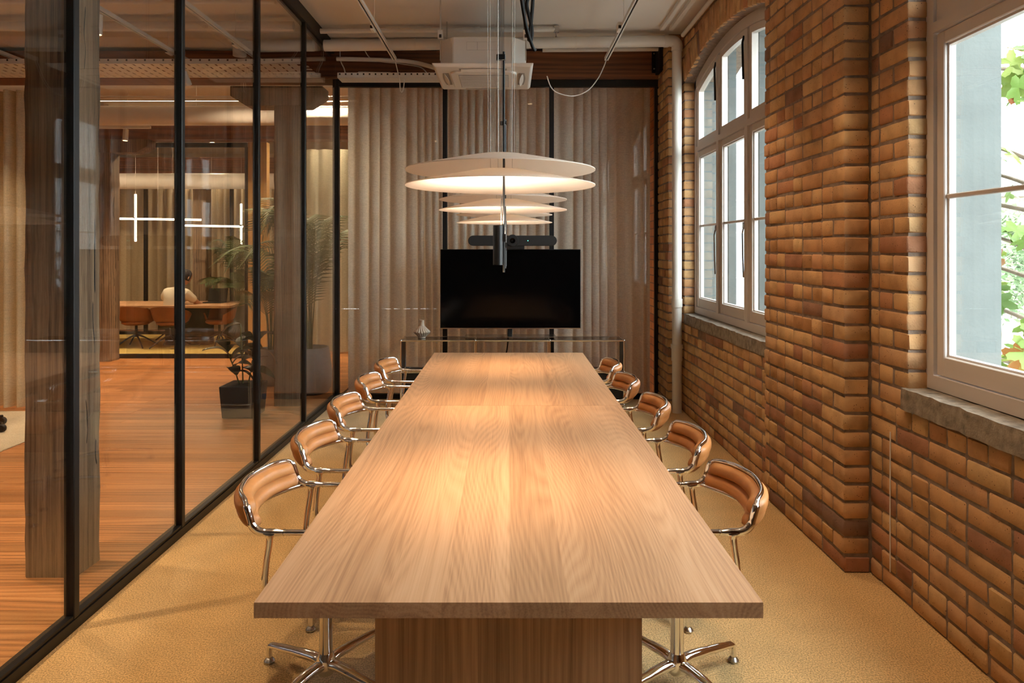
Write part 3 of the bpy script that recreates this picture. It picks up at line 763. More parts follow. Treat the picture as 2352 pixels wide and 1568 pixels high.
def spot_head(x, y, z, target, power, label, angle=52, col_=WARM2, drop=0.05):
    t = thing('spotlight', label, 'spotlight', (x, y, z), group='white spotlight heads on the ceiling tracks')
    d = (Vector(target)-Vector((x,y,z-drop-0.05))).normalized(); q = d.to_track_quat('-Z','Y').to_matrix().to_4x4()
    MB().tube([(0,0,0),(0,0,-drop)], 0.008, 8).build('stem', M['white'], t, smooth=40)
    b = MB().lathe([(0.030,-0.09),(0.034,-0.09),(0.034,0.06),(0.0,0.06)], 24, cap=False).lathe([(0.030,-0.09),(0.026,-0.06),(0.0,-0.06)], 24, cap=False).build('can', M['white'], t, smooth=40)
    b.matrix_local = Matrix.Translation((0,0,-drop-0.05)) @ q
    MB().lathe([(0.0,-0.062),(0.024,-0.062)], 20, cap=False).build('lens', M['ledwarm'], b)
    if power: light('spot_beam', 'SPOT', tuple(Vector((x,y,z-drop-0.05))+d*0.1), power, col_, target=target, angle=angle, blend=0.8, radius=0.03)
    return t
TZ = 3.40
track(-1.10, -0.9, 6.6, TZ, 'white lighting track hung above the glass partition side of the table')
track(0.945, -0.9, 6.6, TZ, 'white lighting track hung above the brick wall side of the table')
for i, (y_, ty) in enumerate(((1.7,2.0),(2.9,3.2),(4.1,4.5))):
    spot_head(-1.10, y_, TZ, (-1.30, ty, 0), 50, 'white spotlight head above the carpet on the glass side, %s along its track' % ordn[i], 74)
    spot_head(0.945, y_, TZ, (1.38, ty, 0), 42, 'white spotlight head above the carpet on the brick side, %s along its track' % ordn[i], 74)
def cable(name, pts, r, mat, label, n=8): return tag(MB().tube(spline(pts,8), r, n).build(name, mat, smooth=60), label, 'cable')
cable('track_cable', [(-1.10,6.60,3.41),(-1.085,6.63,3.34),(-1.06,6.64,3.22),(-1.055,6.65,3.13),(-1.04,6.66,3.11),(-1.025,6.67,3.16),(-1.02,6.68,3.24)], 0.005, M['white'], 'thin white cable looping down from the track end by the cable tray')
cable('track_cable', [(0.945,6.60,3.41),(0.92,6.60,3.34),(0.86,6.58,3.22),(0.76,6.55,3.10),(0.62,6.52,3.04),(0.47,6.48,3.06),(0.40,6.45,3.11),(0.36,6.4,3.20)], 0.005, M['white'], 'white cable sagging from the track end to the air conditioner')

# ---------------------------------------------------------------- ceiling cassette air conditioner
ac = thing('air_conditioner', 'white ceiling cassette air conditioner hung above the far table end', 'air conditioner', (-0.215, 6.07, 3.09))
def octa(h, c): return [(-h+c,-h),(h-c,-h),(h,-h+c),(h,h-c),(h-c,h),(-h+c,h),(-h,h-c),(-h,-h+c)]
MB().prism(octa(0.365,0.115),'z',0.026,0.262).build('casing', M['plastic'], ac, bevel=0.006, segs=1)
pn = MB(); pn.hexa([(-0.40,-0.40,0.0),(0.40,-0.40,0.0),(0.40,0.40,0.0),(-0.40,0.40,0.0),(-0.425,-0.425,0.028),(0.425,-0.425,0.028),(0.425,0.425,0.028),(-0.425,0.425,0.028)])
pl = pn.build('fascia_panel', M['plastic'], ac, bevel=0.008)
MB().prism(octa(0.285,0.05),'z',-0.020,0.002).build('intake_frame', M['plastic'], pl, bevel=0.01)
MB().box(-0.215,0.215,-0.215,0.215,-0.0235,-0.018).build('intake_grille', M['plasticd'], pl)
for k in range(17): MB().box(-0.21,0.21,-0.204+k*0.0255-0.004,-0.204+k*0.0255+0.004,-0.0265,-0.0232).build('grille_slat', M['plastic'], pl)
for k in range(4):
    a = k*PI/2; mt = Matrix.Rotation(a,4,'Z')
    p = []
    for i in range(13):
        q = i/12; p.append((-0.20+0.40*q, -0.352-0.012*math.sin(PI*q)))
    p += [(x_, -0.300) for x_ in (0.20,-0.20)]
    o = MB().prism(p,'z',-0.003,0.004).build('outlet_slot', M['plasticd'], pl); o.matrix_local = mt
    vv = MB(); sec = []
    for i in range(13):
        q = i/12; x_ = -0.185+0.37*q; w_ = 0.018*math.sin(PI*min(max(q,0.04),0.96))**0.5; sec.append((x_, -0.330, -0.016, w_))
    v = []; f = []
    for (x_, y__, z_, w_) in sec: v += [(x_,y__-w_,z_+0.010),(x_,y__+w_,z_-0.006),(x_,y__+w_,z_-0.001),(x_,y__-w_,z_+0.015)]
    for i in range(12):
        for j in range(4): f.append((i*4+j, i*4+(j+1)%4, (i+1)*4+(j+1)%4, (i+1)*4+j))
    f += [(3,2,1,0),(48,49,50,51)]
    o = vv.add(v,f).build('louvre_flap', M['plastic'], pl, smooth=50); o.matrix_local = mt
kk = MB()
for (a_,b_) in ((-0.135,-0.045),(-0.045,0.045),(0.045,0.135)):
    for (x0_,x1_,z0_,z1_) in ((a_,b_,0.218,0.2195),(a_,b_,0.150,0.1515),(a_,a_+0.0015,0.150,0.2195),(b_-0.0015,b_,0.150,0.2195)): kk.box(x0_,x1_,-0.3662,-0.364,z0_,z1_)
kk.build('knockout_lines', M['plasticd'], ac)
for sx in (-1,1):
    for sy in (-1,1):
        MB().box(sx*0.36-0.022,sx*0.36+0.022,sy*0.30-0.02,sy*0.30+0.02,0.255,0.335).build('hanger_bracket', M['plastic'], ac, bevel=0.003, segs=1)
        MB().tube([(sx*0.36,sy*0.30,0.08),(sx*0.36,sy*0.30,CH-3.091)], 0.006, 6).build('hanger_rod', M['steel'], ac)
        MB().box(sx*0.36-0.010,sx*0.36+0.010,sy*0.30-0.0215,sy*0.30-0.0195,0.268,0.296).build('bracket_slot', M['blackm'], ac)

# ---------------------------------------------------------------- pipes
def pipe(name, pts, r, label, mat=None, n=14, cat='pipe'):
    t = thing(name, label, cat, pts[0]); p0 = Vector(pts[0])
    MB().tube([Vector(p)-p0 for p in pts], r, n).build('pipe_run', mat or M['white'], t, smooth=60); return t, p0
dp = thing('downpipe', 'white downpipe running floor to ceiling beside the brick pier', 'pipe', (1.628, 6.60, 0))
MB().tube([(0,0,0.0),(0,0,3.50)], 0.046, 20).build('pipe_run', M['plastic'], dp, smooth=60)
for (z0, z1, r_) in ((0.62,0.66,0.060),(0.50,0.62,0.052),(1.02,1.10,0.052)): MB().lathe([(0.04,z0),(r_,z0),(r_,z1),(0.04,z1)], 20).build('socket_collar', M['plastic'], dp, smooth=40)
MB().tube(spline([(0,0,3.49),(0,0,3.55),(-0.03,0,3.585),(-0.09,0,3.59)],6), 0.054, 18).build('elbow', M['plastic'], dp, smooth=60)
MB().tube([(-0.085,0,3.59),(-0.125,0,3.588)], 0.060, 18).build('socket_collar', M['plastic'], dp, smooth=60)
t, p0 = pipe('drain_pipe', [(1.52,6.60,3.588),(-1.78,6.60,3.545)], 0.055, 'large white drain pipe crossing under the ceiling at the back')
for x_ in (-0.9, 0.65): MB().tube([(x_-1.52-0.01,0,-0.03*abs(x_-1.52)/3.3*1.4),(x_-1.52+0.01,0,-0.03*abs(x_-1.52)/3.3*1.4)], 0.0585, 18).build('pipe_clip', M['plastic'], t, smooth=60)
t, p0 = pipe('sprinkler_pipe', [(0.44,6.46,3.655),(-1.78,6.46,3.64)], 0.024, 'thin white sprinkler pipe close under the ceiling')
MB().lathe([(0.0,-0.075),(0.016,-0.072),(0.006,-0.06),(0.010,-0.03),(0.026,-0.028),(0.030,0.03),(0.0,0.032)], 14, (0.012,0,0)).build('sprinkler_head', M['steel'], t, smooth=40)
MB().tube([(-0.75,0,-0.004),(-0.71,0,-0.004)], 0.031, 14).build('pipe_coupling', M['white'], t, smooth=60)
pipe('conduit_pipe', [(1.55,6.85,3.655),(-1.78,6.85,3.655)], 0.03, 'white conduit pipe behind the drain pipe')
pipe('conduit_pipe', [(0.35,7.02,3.625),(1.55,7.02,3.635)], 0.022, 'slim white conduit along the top of the timber beam')
cr = thing('cable_conduit', 'pair of white square conduits along the ceiling above the brick wall', 'conduit', (1.46, 3, CH))
for dx in (0.0, 0.09): MB().box(dx-0.02,dx+0.02,-4.4,3.5,-0.045,-0.001).build('trunking', M['white'], cr, bevel=0.004, segs=1)
MB().box(0.16,0.235,-4.4,0.2,-0.07,-0.001).build('trunking', M['white'], cr, bevel=0.004, segs=1)
for s in (0.0, 0.14): MB().tube([(0.20,-4.4,-0.085),(0.20,3.5,-0.085)], 0.02, 10).build('trunking', M['white'], cr, smooth=50) if s else None
# refrigerant line to the air conditioner
cable('insulated_pipe', [(-1.75,6.95,3.515),(-1.2,6.95,3.50),(-0.95,6.93,3.47),(-0.75,6.85,3.40),(-0.60,6.75,3.33)], 0.022, M['white'], 'white insulated pipe bending down to the air conditioner')
cable('data_cable', [(-1.72,6.98,3.699),(-1.72,6.98,3.52),(-1.68,6.98,3.42),(-1.66,6.98,3.34),(-1.62,6.98,3.308)], 0.006, M['white'], 'thin white cable hanging beside the black corner post')
cable('data_cable', [(-1.5,6.97,3.699),(-1.4,6.97,3.52),(-1.1,6.97,3.47),(-0.9,6.95,3.43),(-0.82,6.95,3.36),(-0.76,6.95,3.308)], 0.005, M['white'], 'thin white cable dropping onto the short cable tray')

# ---------------------------------------------------------------- cable trays
def tray(x0, x1, y0, y1, z, lip, label, pitch=0.085):
    t = thing('cable_tray', label, 'cable tray', ((x0+x1)/2, (y0+y1)/2, z)); hx, hy = (x1-x0)/2, (y1-y0)/2
    for yy in (-hy, hy-0.002):
        b = MB(); n = int(2*hx/pitch)
        MB().box(-hx,hx,yy,yy+0.002,0,lip).build('tray_lip', M['white'], t)
    holes = MB(); n = int(2*hx/pitch)
    for i in range(n): holes.box(-hx+(i+0.4)*pitch-0.008, -hx+(i+0.4)*pitch+0.008, -hy-0.0006, -hy, lip*0.55, lip*0.55+0.016)
    o = holes.build('lip_holes', M['blackm'], t); o['kind'] = 'stuff'
    sl = MB(); n = int(2*hx/pitch)
    for i in range(n): sl.box(-hx+i*pitch, -hx+i*pitch+pitch*0.8, -hy, hy, 0, 0.0015)
    for q in range(6): yy = -hy+2*hy*q/5; sl.box(-hx,hx,max(-hy,yy-0.025),min(hy,yy+0.025),0.0004,0.0012)
    o = sl.build('perforated_base', M['white'], t); o['kind'] = 'stuff'
    return t
tray(-8.5, -1.88, 6.32, 6.84, 3.295, 0.045, 'long white perforated cable tray over the office beyond the glass')
tray(-1.72, -0.60, 6.86, 7.06, 3.30, 0.052, 'short white perforated cable tray above the back glazing', 0.06)
pk = MB(); pk.tube([(-1.52,6.93,3.352),(-1.20,6.93,3.345)], 0.04, 10, squash=0.7)
tag(pk.build('cable_bundle', M['white'], smooth=50), 'rolled white packet lying on the short cable tray', 'bundle')
cable('red_lead', [(-1.20,6.92,3.36),(-1.15,6.92,3.38),(-1.12,6.92,3.35),(-1.08,6.92,3.375)], 0.007, plain('dark_red', lin(96,36,28),0.6), 'dark red lead beside the white packet on the tray')
bp = thing('beam_bracket', 'black steel bracket bolted at the end of the timber beam', 'bracket', (1.545, 7.15, 3.36))
MB().box(-0.045,-0.005,-0.012,0.0,0.06,0.30).build('plate', M['black'], bp); MB().box(-0.008,0.028,-0.20,0.0,0.04,0.31).build('side_plate', M['black'], bp)
for zz in (0.10,0.26): MB().tube([(-0.025,-0.012,zz),(-0.025,-0.026,zz)], 0.010, 6).build('bolt', M['steel'], bp)

# ---------------------------------------------------------------- television on its console
tv = thing('television', 'large flat black television standing above the chrome console', 'television', (0.018, 6.92, 0.686))
sx0, sx1, zz0, zz1 = -0.708, 0.712, 0.087, 0.892
MB().box(sx0,sx1,-0.012,0.022,zz0,zz1).build('cabinet', M['blackm'], tv, bevel=0.004, segs=1)
MB().box(sx0+0.006,sx1-0.006,-0.0145,-0.011,zz0+0.010,zz1-0.006).build('screen', M['tv'], tv)
MB().box(sx0,sx1,-0.0148,-0.011,zz0,zz0+0.009).build('bezel', M['steel'], tv)
MB().box(-0.022,0.022,0.0,0.03,0.012,0.10).build('stand_post', M['blackm'], tv, bevel=0.004, segs=1)
MB().box(-0.46,0.46,-0.10,0.12,0.0085,0.0165).build('stand_plate', M['steel'], tv, bevel=0.003, segs=1)
vb = thing('video_bar', 'dark conference camera bar resting on top of the television', 'camera bar', (0.04, 6.90, 1.5785))
pts = []; hw, hh = 0.447, 0.052
for i in range(13): a = -PI/2+PI*i/12; pts.append((hw-hh+hh*math.cos(a), 0.085+hh*math.sin(a)))
for i in range(13): a = PI/2+PI*i/12; pts.append((-hw+hh+hh*math.cos(a), 0.085+hh*math.sin(a)))
MB().prism(pts,'y',-0.04,0.04).build('body', M['bar'], vb, bevel=0.008)
o = MB().lathe([(0.0,0.0),(0.056,0.0),(0.062,0.012),(0.062,0.06)], 32, cap=False).build('lens_housing', M['blackm'], vb, smooth=40); o.matrix_local = Matrix.Translation((0.0,-0.055,0.085)) @ Matrix.Rotation(-PI/2,4,'X')
o = MB().lathe([(0.0,0.004),(0.018,0.001),(0.026,-0.002),(0.028,0.006)], 24, cap=False).build('lens', M['tv'], vb, smooth=60); o.matrix_local = Matrix.Translation((0.0,-0.058,0.085)) @ Matrix.Rotation(-PI/2,4,'X')
o = MB().lathe([(0.0,0.0),(0.004,0.0)], 12, cap=False).build('status_light', emitmat('green_led',(0.15,1,0.7,1),3.0), vb); o.matrix_local = Matrix.Translation((0.155,-0.0412,0.085)) @ Matrix.Rotation(PI/2,4,'X')
MB().box(-0.06,0.12,-0.03,0.03,0.0,0.036).build('foot', M['blackm'], vb, bevel=0.004, segs=1)
cs = thing('console', 'low chrome tube console with dark glass shelves under the television', 'console', (0.04, 6.90, 0))
xs = [-1.105, -0.37, 0.37, 1.105]; yf, yk = -0.14, 0.14; levels = [0.035, 0.36, 0.672]
for x_ in xs:
    for y_ in (yf, yk):
        MB().tube([(x_,y_,0.018),(x_,y_,0.672)], 0.0095, 10).build('upright_tube', M['chrome'], cs, smooth=50)
        MB().lathe([(0,0),(0.014,0.001),(0.016,0.018),(0,0.02)], 12, (x_,y_,0)).build('foot', M['chrome'], cs, smooth=40)
        for z_ in levels:
            me = MB().lathe([(0.0,-0.0145),(0.0085,-0.012),(0.0145,0),(0.0085,0.012),(0,0.0145)], 12, (x_,y_,z_)).build('ball_joint', M['chrome'], cs, smooth=80)
for z_ in levels:
    for y_ in (yf, yk):
        for a, b in zip(xs[:-1], xs[1:]): MB().tube([(a+0.012,y_,z_),(b-0.012,y_,z_)], 0.0095, 10).build('rail_tube', M['chrome'], cs, smooth=50)
    for x_ in xs: MB().tube([(x_,yf+0.012,z_),(x_,yk-0.012,z_)], 0.0095, 10).build('rail_tube', M['chrome'], cs, smooth=50)
M['smoke'] = glassmat('smoked_glass', (0.22,0.21,0.20,1), 1.6)
for a, b in zip(xs[:-1], xs[1:]):
    MB().box(a+0.011,b-0.011,yf+0.011,yk-0.011,0.670,0.678).build('glass_shelf', M['smoke'], cs)
    MB().box(a+0.010,b-0.010,yf+0.010,yk-0.010,0.352,0.358).build('shelf', M['blackm'], cs)
    MB().box(a+0.012,b-0.012,yf+0.004,yf+0.012,0.047,0.348).build('door_panel', M['black'], cs)
for x_ in (xs[0], xs[-1]): MB().box(x_-0.004,x_+0.004,yf+0.012,yk-0.012,0.05,0.66).build('side_panel', M['black'], cs)
va = thing('vase', 'small beige pleated ceramic vase on the console', 'vase', (-0.875, 6.90, 0.6805))
rb = lambda a, z: 1.0+(0.085*math.sin(18*a+z*60) if 0.012 < z < 0.125 else 0)
pr = [(0.0,0),(0.034,0.0),(0.036,0.006)]+[(0.036+0.046*(q/0.45) if q < 0.45 else 0.082-0.057*((q-0.45)/0.55), 0.012+0.113*q) for q in [i/14 for i in range(15)]]+[(0.024,0.13),(0.022,0.16),(0.026,0.183),(0.022,0.183),(0.018,0.16),(0.018,0.13)]
MB().lathe(pr, 108, fn=rb).build('vase_body', plain('bisque_ceramic', lin(196,178,158), 0.7, 0, 0.06, 20), va, smooth=60)
cable('television_cable', [(0.0,6.96,0.80),(-0.004,7.06,0.72),(-0.008,7.08,0.60),(-0.03,7.07,0.45),(-0.03,7.07,0.37)], 0.007, M['rubber'], 'black cable hanging down behind the console')

# ---------------------------------------------------------------- the office beyond the glass
track(-3.13, 0.2, 7.28, TZ, 'long white lighting track over the timber-floored office walkway')
track(-4.75, 3.0, 7.2, TZ, 'white lighting track over the left of the office')
track(-2.42, 4.6, 7.05, TZ, 'short white lighting track ending beside the timber corbel')
def xtrack(x0, x1, y, z, label):
    t = thing('lighting_track', label, 'track light', ((x0+x1)/2, y, z)); h = (x1-x0)/2
    MB().box(-h,h,-0.018,0.018,0,0.034).build('track_rail', M['white'], t)
    for xx in (-h+0.3, h-0.3): MB().tube([(xx,0,0.03),(xx,0,CH-z-0.001)], 0.002, 6).build('hanger', M['white'], t)
xtrack(-8.0, -4.72, 9.0, 3.17, 'white lighting track crossing in front of the distant beam')
spot_head(-3.13, 6.6, TZ, (-2.9,7.4,2.0), 60, 'white spotlight on the walkway track, glowing towards the corbel', 60, drop=0.10)
spot_head(-5.02, 8.95, 3.17, (-5.02,8.6,0), 200, 'white cylindrical spotlight hanging before the distant timber beam', 95, drop=0.03)
for i, (x_, y_, tx, ty, pw_) in enumerate(((-3.13,2.3,-2.9,2.3,210),(-3.13,3.7,-3.0,3.7,150),(-3.13,5.2,-3.2,5.2,110),(-4.75,4.2,-5.2,5.4,100),(-4.75,5.8,-5.4,6.6,100))):
    spot_head(x_, y_, TZ, (tx,ty,0), pw_, 'white office spotlight head above the timber boards, %s from the camera' % ordn[i], 72)
def fill_lamp(x, y, power, label, angle=150, col_=WARM2):  # added fill light for the spaces beyond the glass, in a made-up can
    t = thing('fill_lamp', label, 'fill_lamp', (x, y, CH), group='added white ceiling fill lamps in the office')
    MB().lathe([(0.040,-0.10),(0.045,-0.10),(0.045,-0.001),(0,-0.001)], 20, cap=False).build('can', M['white'], t, smooth=40)
    MB().lathe([(0.0,-0.09),(0.040,-0.09)], 20, cap=False).build('lens', M['ledwarm'], t)
    light('fill_beam', 'SPOT', (x, y, CH-0.105), power, col_, target=(x,y,0), angle=angle, blend=0.7, radius=0.04)
fill_lamp(-5.0, 10.7, 190, 'added ceiling fill lamp over the person in the distant meeting room')
fill_lamp(-6.8, 10.7, 190, 'added ceiling fill lamp at the left of the distant meeting room')
fill_lamp(-5.6, 12.9, 100, 'added ceiling fill lamp washing the far cream curtain')
fill_lamp(-3.3, 7.9, 220, 'added ceiling fill lamp over the walkway by the palms')
fill_lamp(-2.35, 8.5, 120, 'added ceiling fill lamp above the tall kentia palm')
fill_lamp(-2.7, 9.9, 90, 'added ceiling fill lamp washing the pale green curtain')
fill_lamp(0.3, 9.5, 110, 'added ceiling fill lamp in the room behind the linen curtain', col_=(1,0.82,0.62))
M['glowstrip'] = emitmat('added_strip_glow', (1.0,0.74,0.46,1), 5.0)  # glow of the strip added above the duct
td, _ = pipe('air_duct', [(-9.0,8.75,3.29),(-1.95,8.75,3.29)], 0.125, 'long pale round air duct crossing in front of the distant beam', cat='duct', n=24)
te, _ = pipe('air_duct', [(-9.0,12.2,2.80),(-3.5,12.2,2.80)], 0.14, 'cream round duct inside the distant meeting room', cat='duct', n=24)
for tt_, zt_, rr_ in ((td, CH-3.29, 0.125), (te, CH-2.80, 0.14)):
    for xh in (0.8, 3.0, 5.0): MB().tube([(xh,0,rr_-0.01),(xh,0,zt_)], 0.004, 6).build('hanger', M['white'], tt_)
pipe('conduit_pipe', [(-9.0,6.2,3.60),(-1.95,6.2,3.60)], 0.045, 'white pipe under the office ceiling before the cable tray')
pipe('conduit_pipe', [(-9.0,5.7,3.64),(-1.95,5.7,3.64)], 0.02, 'thin white conduit under the office ceiling')
pipe('conduit_pipe', [(-9.0,8.5,3.47),(-1.95,8.5,3.47)], 0.018, 'slim lit conduit just above the pale round duct')
ls = thing('glow_strip', 'thin glowing strip added to brighten the top of the pale duct', 'lamp', (-5.4, 8.62, 3.435))  # added glowing strip, stands in for the brightly lit conduits
MB().box(-3.5,3.5,-0.012,0.012,0,0.010).build('channel', M['white'], ls); MB().box(-3.5,3.5,-0.008,0.008,0.0105,0.016).build('diffuser', M['glowstrip'], ls)
t, p0 = pipe('drain_pipe', [(-2.6,6.55,3.52),(-1.87,6.55,3.53)], 0.055, 'white drain pipe with end cap in the office by the partition')
MB().lathe([(0.0,-0.09),(0.062,-0.09),(0.062,0.07),(0.0,0.07)], 16, (0.02,0,0)).build('end_cap', M['white'], t, smooth=40)

rg = tag(MB().box(-7.5,-3.95,4.9,6.62,0.0006,0.010).build('rug', carpetmat('cream_rug', lin(176,158,126), lin(214,196,164)), bevel=0.003, segs=1), 'cream rug on the timber boards before the left curtain', 'rug')
st = thing('swivel_stool', 'black castor foot of a stool standing on the cream rug', 'stool', (-4.61, 5.85, 0.0105))
for k in range(5):
    a = k*1.2566; c, s = math.cos(a), math.sin(a); MB().tube([(0,0,0.11),(0.27*c,0.27*s,0.075)], [0.02,0.012], 8).build('base_arm', M['black'], st, smooth=40)
    o = MB().lathe([(0.0,-0.018),(0.028,-0.018),(0.034,-0.01),(0.034,0.01),(0.028,0.018),(0,0.018)], 18).build('castor', M['rubber'], st, smooth=40); o.matrix_local = Matrix.Translation((0.27*c,0.27*s,0.034)) @ Matrix.Rotation(PI/2,4,'X')
MB().tube([(0,0,0.08),(0,0,0.50)], 0.024, 12).build('column', M['black'], st, smooth=40)
MB().lathe([(0,0.48),(0.18,0.48),(0.20,0.51),(0.18,0.545),(0,0.55)], 28).build('seat', M['leather'], st, smooth=50)

# distant meeting room: table, shell chairs, LED cross lamps, person
mt_ = thing('meeting_table', 'wooden meeting table in the distant glass room', 'table', (-6.2, 11.35, 0))
MB().box(-1.9,1.76,-0.5,0.5,0.645,0.685).build('tabletop', M['oak'], mt_, bevel=0.006)
for x_ in (-0.9, 0.9): MB().box(x_-0.35,x_+0.35,-0.12,0.12,0,0.645).build('pedestal', M['blackm'], mt_)
M['cognac'] = plain('cognac_shell', lin(150,84,46), 0.5, 0, 0.1, 10)
def make_shell():
    t = thing('shell_chair', 'x', 'chair'); v = []; f = []
    n = 22; nz = 9
    for side in (0, 1):
        for j in range(nz+1):
            q = j/nz
            for i in range(n+1):
                u = -1+2*i/n; a = u*1.9
                rr = 0.225+0.065*q - side*0.022
                topz = 0.40+0.27*(max(0,math.cos(a*0.62)))**0.8*1.0
                z = 0.36+ (topz-0.36)*q
                if q < 0.35: rr *= 0.72+0.8*q
                v.append((-rr*math.cos(a)+0.02, rr*math.sin(a)*1.05, z))
    m_ = (nz+1)*(n+1)
    for j in range(nz):
        for i in range(n):
            k = j*(n+1)+i; f.append((k,k+1,k+n+2,k+n+1)); f.append((m_+k+n+1,m_+k+n+2,m_+k+1,m_+k))
    for i in range(n): k = nz*(n+1)+i; f.append((k,k+1,m_+k+1,m_+k)); f.append((m_+i,m_+i+1,i+1,i))
    for j in range(nz): k = j*(n+1); f.append((k,k+n+1,m_+k+n+1,m_+k)); f.append((m_+k+n,m_+k+2*n+1,k+2*n+1,k+n))
    MB().add(v,f).build('shell', M['cognac'], t, smooth=70)
    MB().lathe([(0,0.355),(0.16,0.36),(0.21,0.385),(0.215,0.41),(0.19,0.425),(0,0.43)], 26).build('seat', M['cognac'], t, smooth=50)
    MB().tube([(0,0,0.16),(0,0,0.36)], 0.02, 10).build('column', M['black'], t, smooth=40)
    for k in range(4):
        a = PI/4+k*PI/2; MB().tube(spline([(0,0,0.2),(0.12*math.cos(a),0.12*math.sin(a),0.15),(0.32*math.cos(a),0.32*math.sin(a),0.014)],4), [0.016]*4+[0.012]*5, 8).build('leg', M['black'], t, smooth=40)
    return t
s0 = make_shell()
SH = [(-6.60,10.98,1.57,'cognac shell chair, leftmost at the distant meeting table'), (-6.01,11.02,1.57,'cognac shell chair between the person and the leftmost shell chair'),
      (-5.42,10.95,1.57,'cognac shell chair the seated person occupies'), (-4.72,11.15,-2.2,'cognac shell chair turned sideways at the table end by the palm'),
      (-5.85,11.98,-1.57,'cognac shell chair on the far side of the distant table')]
for i, (x_, y_, rz, lab) in enumerate(SH):
    if i == 0: s0.location = (x_,y_,0.006); s0.rotation_euler = (0,0,rz); s0['label'] = lab; s0['group'] = 'shell chairs at the distant meeting table'
    else: dup(s0, (x_,y_,0.006), rz, lab, 'shell chairs at the distant meeting table')

def led_cross(name, loc, w0, w1, h0, h1, xv, label):
    t = thing(name, label, 'lamp', loc)
    for nm, pts in (('light_bar', [(w0,0,0),(w1,0,-0.02)]), ('light_bar', [(xv,0.03,h0),(xv,0.03,h1)])):
        MB().tube(pts, 0.016, 10).build(nm, M['ledbar'], t, smooth=50)
    MB().tube([(xv,0.03,h1),(xv,0.03,CH-loc[2]-0.001)], 0.002, 5).build('suspension_cable', M['white'], t)
    MB().tube([((w0+w1)/2,0.0,0.016),((w0+w1)/2,0.0,CH-loc[2]-0.001)], 0.002, 5).build('suspension_cable', M['white'], t)
    MB().lathe([(0,-0.03),(0.03,-0.03),(0.03,0.0),(0,0.0)], 12, (xv,0.015,0.015)).build('joint', M['black'], t)
M['ledbar'] = emitmat('led_bar', (1.0,0.80,0.55,1), 9.0)
led_cross('led_bar_lamp', (-5.70,11.1,2.08), -0.70, 0.70, -0.37, 0.40, -0.38, 'glowing LED cross lamp over the distant meeting table')
led_cross('led_bar_lamp', (-5.25,11.95,2.00), -0.5, 0.60, -0.33, 0.38, 0.56, 'second thinner LED cross lamp near the far curtain')

# ---- seated person, seen from behind (body one continuous mesh; clothes as children)
def skinned(name, pts, edges, radii, mat, parent, sub=2, root=0):
    me = bpy.data.meshes.new(name); me.from_pydata(pts, edges, []); o = obj(name, me, mat, parent)
    sk = o.modifiers.new('skin','SKIN'); sk.use_smooth_shade = True
    for i, sv in enumerate(me.skin_vertices[0].data): sv.radius = radii[i] if isinstance(radii[i], tuple) else (radii[i],radii[i]); sv.use_root = (i == root)
    ss = o.modifiers.new('sub','SUBSURF'); ss.levels = sub; ss.render_levels = sub
    return o
skin = plain('skin', lin(188,138,106), 0.55); shirt = plain('cream_cotton', lin(222,212,192), 0.85, 0, 0.04, 20); trousers = plain('dark_trousers', lin(48,46,50), 0.85); hairm = plain('dark_hair', lin(38,28,22), 0.6)
pe = thing('person', 'seated person in a cream T-shirt seen from behind, leaning towards a laptop', 'person', (-5.42, 11.0, -0.05))
# local frame: faces +y, lean to the +x side
B = [(0,0,0.47),(0.0,-0.01,0.62),(0.02,0.02,0.78),(0.05,0.07,0.93),(0.08,0.12,1.01),(0.10,0.16,1.07),       # 0-5 pelvis..neck
     (-0.10,0.05,0.925),(-0.17,0.10,0.86),(-0.19,0.24,0.74),(-0.10,0.44,0.70),                              # 6-9 left arm
     (0.20,0.07,0.905),(0.27,0.14,0.82),(0.31,0.28,0.72),(0.34,0.46,0.705),                                   # 10-13 right arm
     (-0.09,0.03,0.46),(-0.10,0.36,0.49),(-0.10,0.42,0.10),(-0.10,0.54,0.04),                              # 14-17 left leg
     (0.09,0.03,0.46),(0.11,0.36,0.49),(0.11,0.42,0.10),(0.11,0.54,0.04)]
E = [(0,1),(1,2),(2,3),(3,4),(4,5),(3,6),(6,7),(7,8),(8,9),(3,10),(10,11),(11,12),(12,13),(0,14),(14,15),(15,16),(16,17),(0,18),(18,19),(19,20),(20,21)]
rad = [(0.14,0.11),(0.135,0.10),(0.15,0.105),(0.14,0.095),0.055,0.05, 0.075,0.055,0.042,0.030, 0.075,0.055,0.042,0.030, 0.085,0.065,0.05,0.04, 0.085,0.065,0.05,0.04]
for base, sgn in ((9,-1),(13,1)):           # hands: palm + five fingers
    bx, by, bz = B[base]; pi_ = len(B); B.append((bx, by+0.05, bz)); rad.append((0.036,0.016)); E.append((base, pi_))
    for q, (dx, ln) in enumerate(((-0.028,0.06),(-0.010,0.075),(0.008,0.07),(0.026,0.055))):
        a_ = len(B); B.append((bx+dx, by+0.085, bz+0.004)); B.append((bx+dx*1.1, by+0.085+ln*0.55, bz+0.002)); B.append((bx+dx*1.1, by+0.085+ln, bz-0.012)); rad += [0.009,0.0085,0.007]; E += [(pi_,a_),(a_,a_+1),(a_+1,a_+2)]
    a_ = len(B); B.append((bx-sgn*0.035, by+0.045, bz)); B.append((bx-sgn*0.05, by+0.08, bz-0.004)); rad += [0.010,0.008]; E += [(pi_,a_),(a_,a_+1)]
body = skinned('body', B, E, rad, skin, pe)
hd = MB().lathe([(0.0,-0.115),(0.035,-0.112),(0.058,-0.085),(0.070,-0.03),(0.077,0.03),(0.070,0.08),(0.045,0.112),(0.0,0.122)], 20)
for i, p in enumerate(hd.v): hd.v[i] = (p[0]*0.98, p[1]*1.18, p[2])
hd.lathe([(0.0,-0.025),(0.012,-0.015),(0.009,0.01),(0.0,0.03)], 10, (0,0.092,-0.01))               # nose
